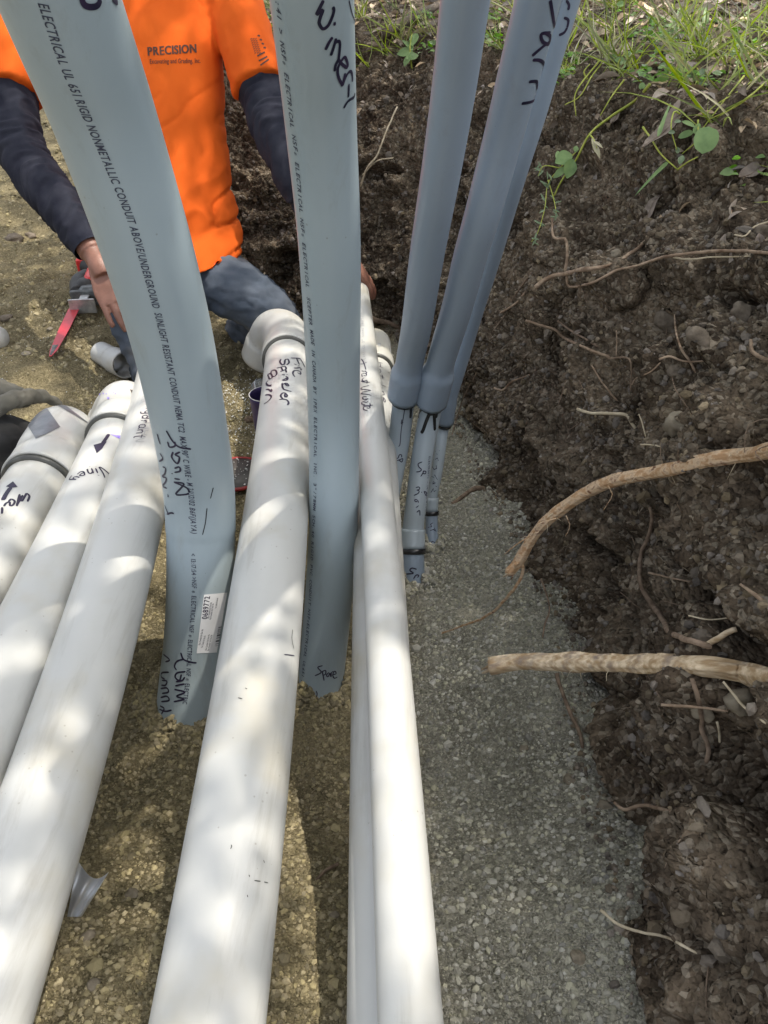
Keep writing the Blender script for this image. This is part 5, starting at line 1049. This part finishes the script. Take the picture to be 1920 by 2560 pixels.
head = [(hd+[0, .03, -.125], ax*.05, np.array([0, .06, 0])), (hd+[0, -.01, -.11], ax*.058, np.array([0, .075, .0])), (hd+[0, 0, -.06], ax*.07, np.array([0, .092, 0])), (hd, ax*.077, np.array([0, .098, 0])), (hd+[0, .005, .06], ax*.075, np.array([0, .095, 0])), (hd+[0, .01, .1], ax*.055, np.array([0, .07, 0])), (hd+[0, .01, .118], ax*.02, np.array([0, .03, 0]))]
ft = hd+np.array([0, -.093, 0])
face = [limb([ft+[0, .01, .012], ft+[0, -.012, -.018], ft+[0, -.02, -.036]], [.008, .011, .013], 10, 10), limb([ft+[-.024, .006, -.07], ft+[0, -.003, -.072], ft+[.024, .006, -.07]], [.006, .008, .006], 8, 8), limb([hd+[.074, .005, .015], hd+[.084, .015, 0], hd+[.078, .01, -.03]], [.01, .012, .008], 8, 8), limb([hd+[-.074, .005, .015], hd+[-.084, .015, 0], hd+[-.078, .01, -.03]], [.01, .012, .008], 8, 8)]
neck = limb([P(335, -120, 2.17)+[0, .06, 0], P(335, -200, 2.16)+[0, .06, 0], hd+[0, .03, -.09]], [.07, .06, .055])
V, N, Fc = remesh([ell(bodyT), neck, ell(head), limb(armL, [max(r-.014, .03) for r in rL_[:-1]]+[.036]), limb(armR, [max(r-.014, .03) for r in rR_[:-1]]+[.034])]+face+handL+handR+[limb([armL[-2], wrL, P(252, 668, 2.065), P(262, 690, 2.065)], [.034, .031, .031, .03]), limb([armR[-2], wrR, P(872, 640, 2.26)], [.034, .031, .031])], .0036, 2)
obj('body', V, Fc, M['skin'], wk)
hr = [(hd+[0, .03, -.05], ax*.08, np.array([0, .078, .0])), (hd+[0, .02, .02], ax*.083, np.array([0, .092, 0])), (hd+[0, .012, .075], ax*.078, np.array([0, .098, 0])), (hd+[0, .012, .115], ax*.052, np.array([0, .068, 0])), (hd+[0, .012, .13], ax*.01, np.array([0, .01, 0]))]
V, Fc = ell(hr); obj('hair', V, Fc, M['hair'], wk)
for s_ in (-1, 1):
    V = IC2*.011+(ft+[s_*.03, .012, .012]); obj('eye', V, IF2, M['white'], wk); V = IC2*.0055+(ft+[s_*.03, .003, .012]); obj('iris', V, IF2, M['hair'], wk)
# shirt print: letters laid on the cloth
shirt = [o for o in wk.children if o.name.startswith('t_shirt')][0]
sv = np.array([v.co for v in shirt.data.vertices])+np.array(wk.location); bvh_s = BVHTree.FromPolygons(sv.tolist(), [list(p_.vertices) for p_ in shirt.data.polygons])
def cloth(px, py, eps=.0015):
    d = Vector(nrm(P(px, py, 1)-CAM)); h = bvh_s.ray_cast(Vector(CAM), d); return np.array(h[0])-np.array(d)*eps if h[0] is not None else P(px, py, 2.05)
def shirttext(text, x0, y0, x1, y1, hpx, bold=0.):
    parts = []; adv = [.33 if c == ' ' else glyph(c)[2]+.07 for c in text]; Ls = math.hypot(x1-x0, y1-y0); kx = Ls/sum(adv); ux, uy = (x1-x0)/Ls, (y1-y0)/Ls; x = 0; ky = hpx/.72
    for c, a in zip(text, adv):
        if c != ' ':
            V, Fc, _ = glyph(c)
            for o_ in ((0, 0), (bold, 0)) if bold else ((0, 0),): parts.append((np.array([cloth(x0+ux*(x+vx)*kx+uy*vy*ky+o_[0], y0+uy*(x+vx)*kx-ux*vy*ky) for vx, vy in V]), Fc))
        x += a
    V, Fc = merge(parts); obj('shirt_lettering', V, Fc, M['shirtprint'], wk, smooth=False)
shirttext('PRECISION', 368, 139, 492, 131, 22, 1.6)
shirttext('Excavating and Grading, Inc.', 374, 159, 502, 157, 12)
parts = []
def shirtbar(a, b, w_):
    a = np.array(a, float); b = np.array(b, float); d = (b-a)/np.linalg.norm(b-a); s_ = np.array([-d[1], d[0]])*w_/2; n = 6
    V = [cloth(*(a+(b-a)*i/(n-1)+s_*k_)) for i in range(n) for k_ in (-1, 1)]; parts.append((np.array(V), [[2*i, 2*i+1, 2*i+3, 2*i+2] for i in range(n-1)]))
for a, b in (((643, 140), (662, 130)), ((647, 152), (668, 141)), ((651, 163), (672, 148))): shirtbar(a, b, 4)
for i in range(8):
    for j in range(3): shirtbar((626+j*6+i*1.5, 98+i*5), (630+j*6+i*1.5, 96+i*5), 2)
for i in range(4): shirtbar((644+i*5, 88+i*10), (650+i*5, 90+i*10), 4)
V, Fc = merge(parts); obj('sleeve_flag_print', V, Fc, M['shirtprint'], wk, smooth=False)

# ------------------------------------------------------------------ tools and odds and ends on the ground
# reciprocating saw
def gp(px, py, up=0.): q = terr(px, py); return q+np.array([0, 0, up])
tip = gp(128, 900, .012); blk = gp(212, 792, .035); bod = gp(268, 650, .06); d = nrm(bod-tip); sd = nrm(np.cross(d, [0, 0, 1.])); upv = np.cross(sd, d)
saw = thing('reciprocating_saw', gp(240, 760), 'red and black reciprocating saw with a red blade lying on the ground', 'saw')
L = np.linalg.norm(blk-tip); V = []; 
for t_, hw in ((0, .004), (.12, .013), (.55, .019), (1., .021), (1.1, .015)):
    for e in (-.0009, .0009): V += [tip+d*L*t_+sd*hw+upv*e, tip+d*L*t_-sd*hw*.7+upv*e]
Fc = []
for i in range(4):
    a = i*4; Fc += [[a, a+1, a+5, a+4], [a+2, a+6, a+7, a+3], [a, a+4, a+6, a+2], [a+1, a+3, a+7, a+5]]
Fc += [[0, 2, 3, 1], [16, 17, 19, 18]]
V = np.array(V); obj('saw_blade', V, Fc, M['redblade'], saw, smooth=False)
V, Fc = tube_vf([tip+d*L*.02+upv*.0015, tip+d*L*.22+upv*.0015], [.003, .010], 6); V = V-np.outer((V-tip)@upv-.0012, upv); obj('worn_blade_tip', V, Fc, M['steel'], saw)
R3 = np.stack([d, sd, upv], 1)
V, Fc = merge([box_vf(blk+d*.004+upv*.0, .006, .085, .05, R3, .002), box_vf(blk+d*.035+upv*.012, .06, .03, .006, R3, .002)]); obj('shoe', V, Fc, M['steel'], saw, False)
V, Fc = merge([box_vf(blk+d*.072, .012, .10, .055, R3, .004), box_vf(blk+d*.10+sd*.005, .05, .07, .06, R3, .014)]); obj('nose', V, Fc, M['darkmetal'], saw, False)
V, Fc = merge([box_vf(blk+d*.14-sd*.012, .09, .075, .075, R3, .02), limb([blk+d*.1-sd*.03, blk+d*.2-sd*.045, blk+d*.26-sd*.03], [.03, .033, .028], 16, 16)]); obj('rubber_boot', V, Fc, M['rubber'], saw, True)
V, Fc = merge([box_vf(blk+d*.185+sd*.012, .11, .078, .085, R3, .018), box_vf(blk+d*.25, .09, .062, .075, R3, .016)]); obj('housing', V, Fc, M['red'], saw, False)
V, Fc = merge([limb([blk+d*.27, blk+d*.33-sd*.02, blk+d*.36-sd*.06], [.024, .022, .024], 16, 14)]); obj('handle', V, Fc, M['rubber'], saw)
V, Fc = box_vf(blk+d*.39-sd*.05, .07, .075, .06, R3, .008); obj('battery', V, Fc, M['red'], saw, False)
V, Fc = box_vf(blk+d*.19+sd*.016+upv*.044, .07, .02, .002, R3, .0005); obj('white_decal', V, Fc, M['paper'], saw, False)
# loose white coupling: short, wider socket end opened to the right
a0 = P(252, 873, 2.36); a1 = P(281, 888, 2.30); a2 = P(312, 905, 2.24); g_ = floor_full(np.array([a1[0]]), np.array([a1[1]]))[0]
for q_ in (a0, a1, a2): pass
dz = g_+.036-a1[2]; cp_ = thing('pipe_coupling', [a1[0], a1[1], g_], 'short open white coupling lying loose on the ground below the saw', 'pipe fitting')
C = crom([a0+[0, 0, dz], a1+[0, 0, dz], a2+[0, 0, dz+.004]], 30); rr = np.where(np.arange(30) < 15, .036, .040); pp = Pipe(C, rr); pp.R[13:17] = np.linspace(.036, .04, 4); pp.mesh('socket', M['white'], cp_, wall=.004)
# purple-stained cup
c = P(672, 1042, 2.10); gz = floor_full(np.array([c[0]]), np.array([c[1]]))[0]; cup = thing('primer_cup', [c[0], c[1], gz], 'purple-stained plastic cup half hidden by the wide white pipe', 'cup')
pr = Pipe([[c[0], c[1], gz-.01+.13*t_] for t_ in np.linspace(0, 1, 12)], np.linspace(.040, .047, 12)); pr.mesh('cup_wall', M['purplecan'], cup, wall=.002)
V, Fc = tube_vf([[c[0], c[1], gz+.06], [c[0], c[1], gz+.063]], .042, 32); obj('primer', V, Fc, M['purplecan'], cup)
rg_ = [[c[0]+.047*math.cos(a), c[1]+.047*math.sin(a), gz+.12] for a in np.linspace(0, 2*math.pi, 40)]; V, Fc = tube_vf(rg_, .0012, 6); obj('rim', V, Fc, M['chip'], cup)
# pan with red rim and white chips
c = Pd(585, 1135, 1.01); gz = floor_full(np.array([c[0]]), np.array([c[1]]))[0]; pan = thing('shallow_pan', [c[0], c[1], gz], 'dark shallow pan with a red rim, sprinkled with white plastic chips', 'pan')
V, Fc = tube_vf([[c[0], c[1], gz+.004], [c[0], c[1], gz+.018]], [.07, .074], 40); obj('pan_bottom', V, Fc, M['pan'], pan)
rg_ = np.array([[c[0]+.077*math.cos(a), c[1]+.077*math.sin(a), gz+.016] for a in np.linspace(0, 2*math.pi, 48)]); V, Fc = tube_vf(rg_, .005, 8, cap=False); obj('pan_rim', V, Fc, M['redrim'], pan)
n = 90; rr = np.sqrt(rng.uniform(0, 1, n))*.068; aa = rng.uniform(0, 6.28, n); p = np.stack([c[0]+rr*np.cos(aa), c[1]+rr*np.sin(aa), np.full(n, gz+.0205)], 1); V, Fc = lumps(p, rng.uniform(.0008, .0035, n)); o = obj('plastic_chips', V, Fc, M['chip'], pan, False); o['kind'] = 'stuff'
n = 900; p0 = Pd(588, 1010, 1.0); x = p0[0]+rng.normal(0, .10, n); y = p0[1]+rng.normal(0, .13, n); V, Fc = lumps(np.stack([x, y, floor_full(x, y)+.006], 1), rng.uniform(.0006, .0030, n)); tag(obj('plastic_shavings', V, Fc, M['chip'], smooth=False), 'white plastic shavings scattered on the soil round the pan and cup', 'shavings', kind='stuff')
n = 700; x = rng.uniform(-1.3, .25, n); y = rng.uniform(1.6, 3.0, n); V, Fc = lumps(np.stack([x, y, floor_full(x, y)+.006], 1), rng.uniform(.0006, .0022, n)); tag(obj('plastic_dust', V, Fc, M['chip'], smooth=False), 'fine white plastic crumbs over the soil behind the pipes', 'crumbs', kind='stuff')
# clear bottle
b0 = P(662, 948, 2.12); b1_ = P(645, 885, 2.2); gz = floor_full(np.array([b0[0]]), np.array([b0[1]]))[0]; b0[2] = gz+.035; b1_[2] = gz+.045; bt = thing('plastic_bottle', [b0[0], b0[1], gz], 'crumpled clear plastic bottle lying under the white elbow', 'bottle')
C = crom([b1_, (b0+b1_)/2, b0, b0+(b0-b1_)*.5], 24); rr = np.array([.02]+[.034]*15+list(np.linspace(.034, .013, 8))); pb = Pipe(C, rr); pb.mesh('bottle_shell', M['clear'], bt, wall=.0012)
V, Fc = tube_vf([C[-1], C[-1]+nrm(b0-b1_)*.018], .015, 20); obj('cap', V, Fc, M['bluecap'], bt)
# olive bag at the left edge
bgp = Pd(-60, 1215, .97); rb = [(bgp+np.array([.0, .03, -.03]), ax*.16, np.array([0, .20, 0])), (bgp+np.array([0, .02, .05]), ax*.15, np.array([0, .18, .0])), (bgp+np.array([.0, .0, .13]), ax*.11, np.array([0, .12, 0])), (bgp+np.array([-.03, .0, .15]), ax*.05, np.array([0, .06, 0]))]
strap = limb([bgp+[-.06, -.2, .10], bgp+[.01, -.08, .15], bgp+[.08, .08, .17], bgp+[.10, .2, .13], bgp+[.13, .25, .08]], [.02, .021, .02, .018, .012])
bagt = thing('bag', bgp+np.array([0, 0, -.05]), 'olive and black cloth bag at the left edge behind the leftmost pipe', 'bag')
V, N, Fc = remesh([ell(rb)], .008, 3); q_ = V*np.array([14, 14, 9]); obj('bag_body', V+N*(.012*(1-np.abs(fbm(q_, 3, 3))*1.5))[:, None], Fc, M['bagdark'], bagt)
V, N, Fc = remesh([strap, limb([bgp+[-.16, .12, .12], bgp+[-.05, .2, .15], bgp+[.08, .22, .11]], [.03, .04, .02])], .006, 2); obj('bag_flap', V+N*(.006*fbm(V*30, 3, 9))[:, None], Fc, M['bag'], bagt)
# cap at far left edge
c = gp(-6, 862, .015); V, Fc = tube_vf([c+[-.01, 0, 0], c+[.02, -.02, .02]], [.03, .034], 24); ct = tag(obj('blue_rimmed_fitting', V, Fc, M['white'], loc=c), 'white fitting with a purple stained rim at the left edge', 'pipe fitting')
# foil scrap
ft_ = [(203, 2172), (228, 2190), (262, 2184), (250, 2205), (215, 2240), (200, 2262), (178, 2282), (185, 2225)]
n = 16; U_, V_ = np.meshgrid(np.linspace(0, 1, n), np.linspace(0, 1, n)); a, b, c_, d_ = [np.array(x_, float) for x_ in ((194, 2150), (272, 2180), (204, 2292), (168, 2292))]
pts = ((a*(1-U_[..., None])+b*U_[..., None])*(1-V_[..., None])+(d_*(1-U_[..., None])+c_*U_[..., None])*V_[..., None]).reshape(-1, 2)
pts[:, 1] += (30*np.sin(U_*math.pi)*(1-V_)).ravel()
Cc = np.array([terr(x_, y_, .05) for x_, y_ in pts]); dep = ((Cc-CAM)@np.array([0, cp, -sp])).mean(); Cc = np.array([P(x_, y_, dep+.008*(u_-.5)+.003*math.sin(u_*11+v_*2)+.001*math.sin(v_*9)) for (x_, y_), u_, v_ in zip(pts, U_.ravel(), V_.ravel())])
i, j = np.meshgrid(np.arange(n-1), np.arange(n-1), indexing='ij'); o = obj('foil_scrap', Cc, np.stack([i*n+j, i*n+j+1, (i+1)*n+j+1, (i+1)*n+j], -1).reshape(-1, 4), M['foil'], loc=Cc[0]); tag(o, 'crumpled silver foil scrap sticking out from under the left white pipes', 'foil')
# soil collars where the conduits enter the ground
def collar(c, r, seedn, n=900):
    n = int(n*2.2)
    a = rng.uniform(0, 2*np.pi, n); rr = r*(.98+np.abs(rng.normal(0, .3, n))); x = c[0]+rr*np.cos(a); y = c[1]+rr*np.sin(a); s_ = .0025+.0075*rng.uniform(0, 1, n)**2
    h = .034*np.exp(-((rr-r)/.022)**2)*(0.55+.25*np.sin(a*3+seedn)+.2*np.sin(a*7+seedn*2)); return lumps(np.stack([x, y, floor_full(x, y)+h*rng.uniform(0, 1, n)], 1), s_)
parts = []
kb = K.C[np.abs(K.C[:, 2]-.11).argmin()]; mb = Mp.C[np.abs(Mp.C[:, 2]-.11).argmin()]; bb_ = Bl.C[np.abs(Bl.C[:, 2]-.11).argmin()]; cb_ = Cl.C[np.abs(Cl.C[:, 2]-.11).argmin()]
V1, F1 = collar(kb, .06, 1, 1300); V2, F2 = collar(mb, .047, 2, 1000); V3, F3 = collar(bb_, .028, 3, 500); V4, F4 = collar(cb_, .017, 4, 350)
off = 0; VV = []; FF = []
for v_, f_ in ((V1, F1), (V2, F2), (V3, F3), (V4, F4)): VV.append(v_); FF.append(f_+off); off += len(v_)
tag(obj('heaped_gravel', np.vstack(VV), np.vstack(FF), M['gravel'], smooth=False), 'small heaps of gravel round the feet of the conduits', 'gravel', kind='stuff')

# ------------------------------------------------------------------ tree overhead (its leaves make the dappled light)
tree = thing('tree', (3.6, 3.2, 1.2), 'leafy tree standing on the bank to the right whose branches shade the trench', 'tree')
V, Fc = limb([(3.6, 3.2, .9), (3.5, 3.1, 3), (3.2, 2.8, 5.5), (2.9, 2.2, 8)], [.28, .22, .17, .1], 40, 24); obj('trunk', V, Fc, M['bark'], tree)
ref = .4
def cover(u, v):
    """share of leaf cover wanted over a ground point"""
    c = np.full(len(u), .70)
    c = np.where((u > .12) & (u < .49), .97, c)                      # gravel strip and face of the bank
    c = np.where((u >= .49), .10, c)                                    # top of the bank
    c = np.where((v > 1.55) & (v < 2.25) & (u < .1) & (u > -1.0), .30, c)
    c = np.where((v >= 2.25) & (u < .5) & (u > -.9), .8, c)
    c = np.where((u < -.95), .6, c)
    return c
N_ = 40000; u_ = rng.uniform(-2.6, 3.0, N_); v_ = rng.uniform(-.6, 5.5, N_)
cl = fbm(np.stack([u_*7, v_*7, np.zeros(N_)], 1), 3, 303)*.5+.5; cv = cover(u_, v_)
kp = cl < (cv*1.0-.02); kp |= (cv > .9); u_, v_ = u_[kp], v_[kp]; u_ = np.concatenate([u_, rng.uniform(.12, .49, 3800)]); v_ = np.concatenate([v_, rng.uniform(-.6, 2.6, 3800)])
tt_ = rng.uniform(3.0, 6.2, len(u_)); p = np.stack([u_, v_, np.full(len(u_), ref)], 1)+SD*tt_[:, None]
V, Fc = scatter(p, np.tile([0, 0, 1.], (len(p), 1)), rng.uniform(.045, .085, len(p)), leafgrid(1, .6, 4, .2, .2, 'oval')[0], np.array(leafgrid(1, .6, 4, .2, .2, 'oval')[1]), .6)
o = obj('crown', V, Fc, M['canopy'], tree); o['kind'] = 'stuff'
st = np.array([3.3, 2.9, 4.6])
for k_, (a, b) in enumerate(((-.3, .9), (.25, 1.6), (-1.1, 2.4), (1.4, .6), (-.9, 1.2), (.6, 3.4))):
    e = np.array([a, b, ref])+SD*4.6; V, Fc = limb([st, (st+e)/2+[0, 0, .3], e], [.07, .035, .008], 30, 10); obj('limb', V, Fc, M['bark'], tree)
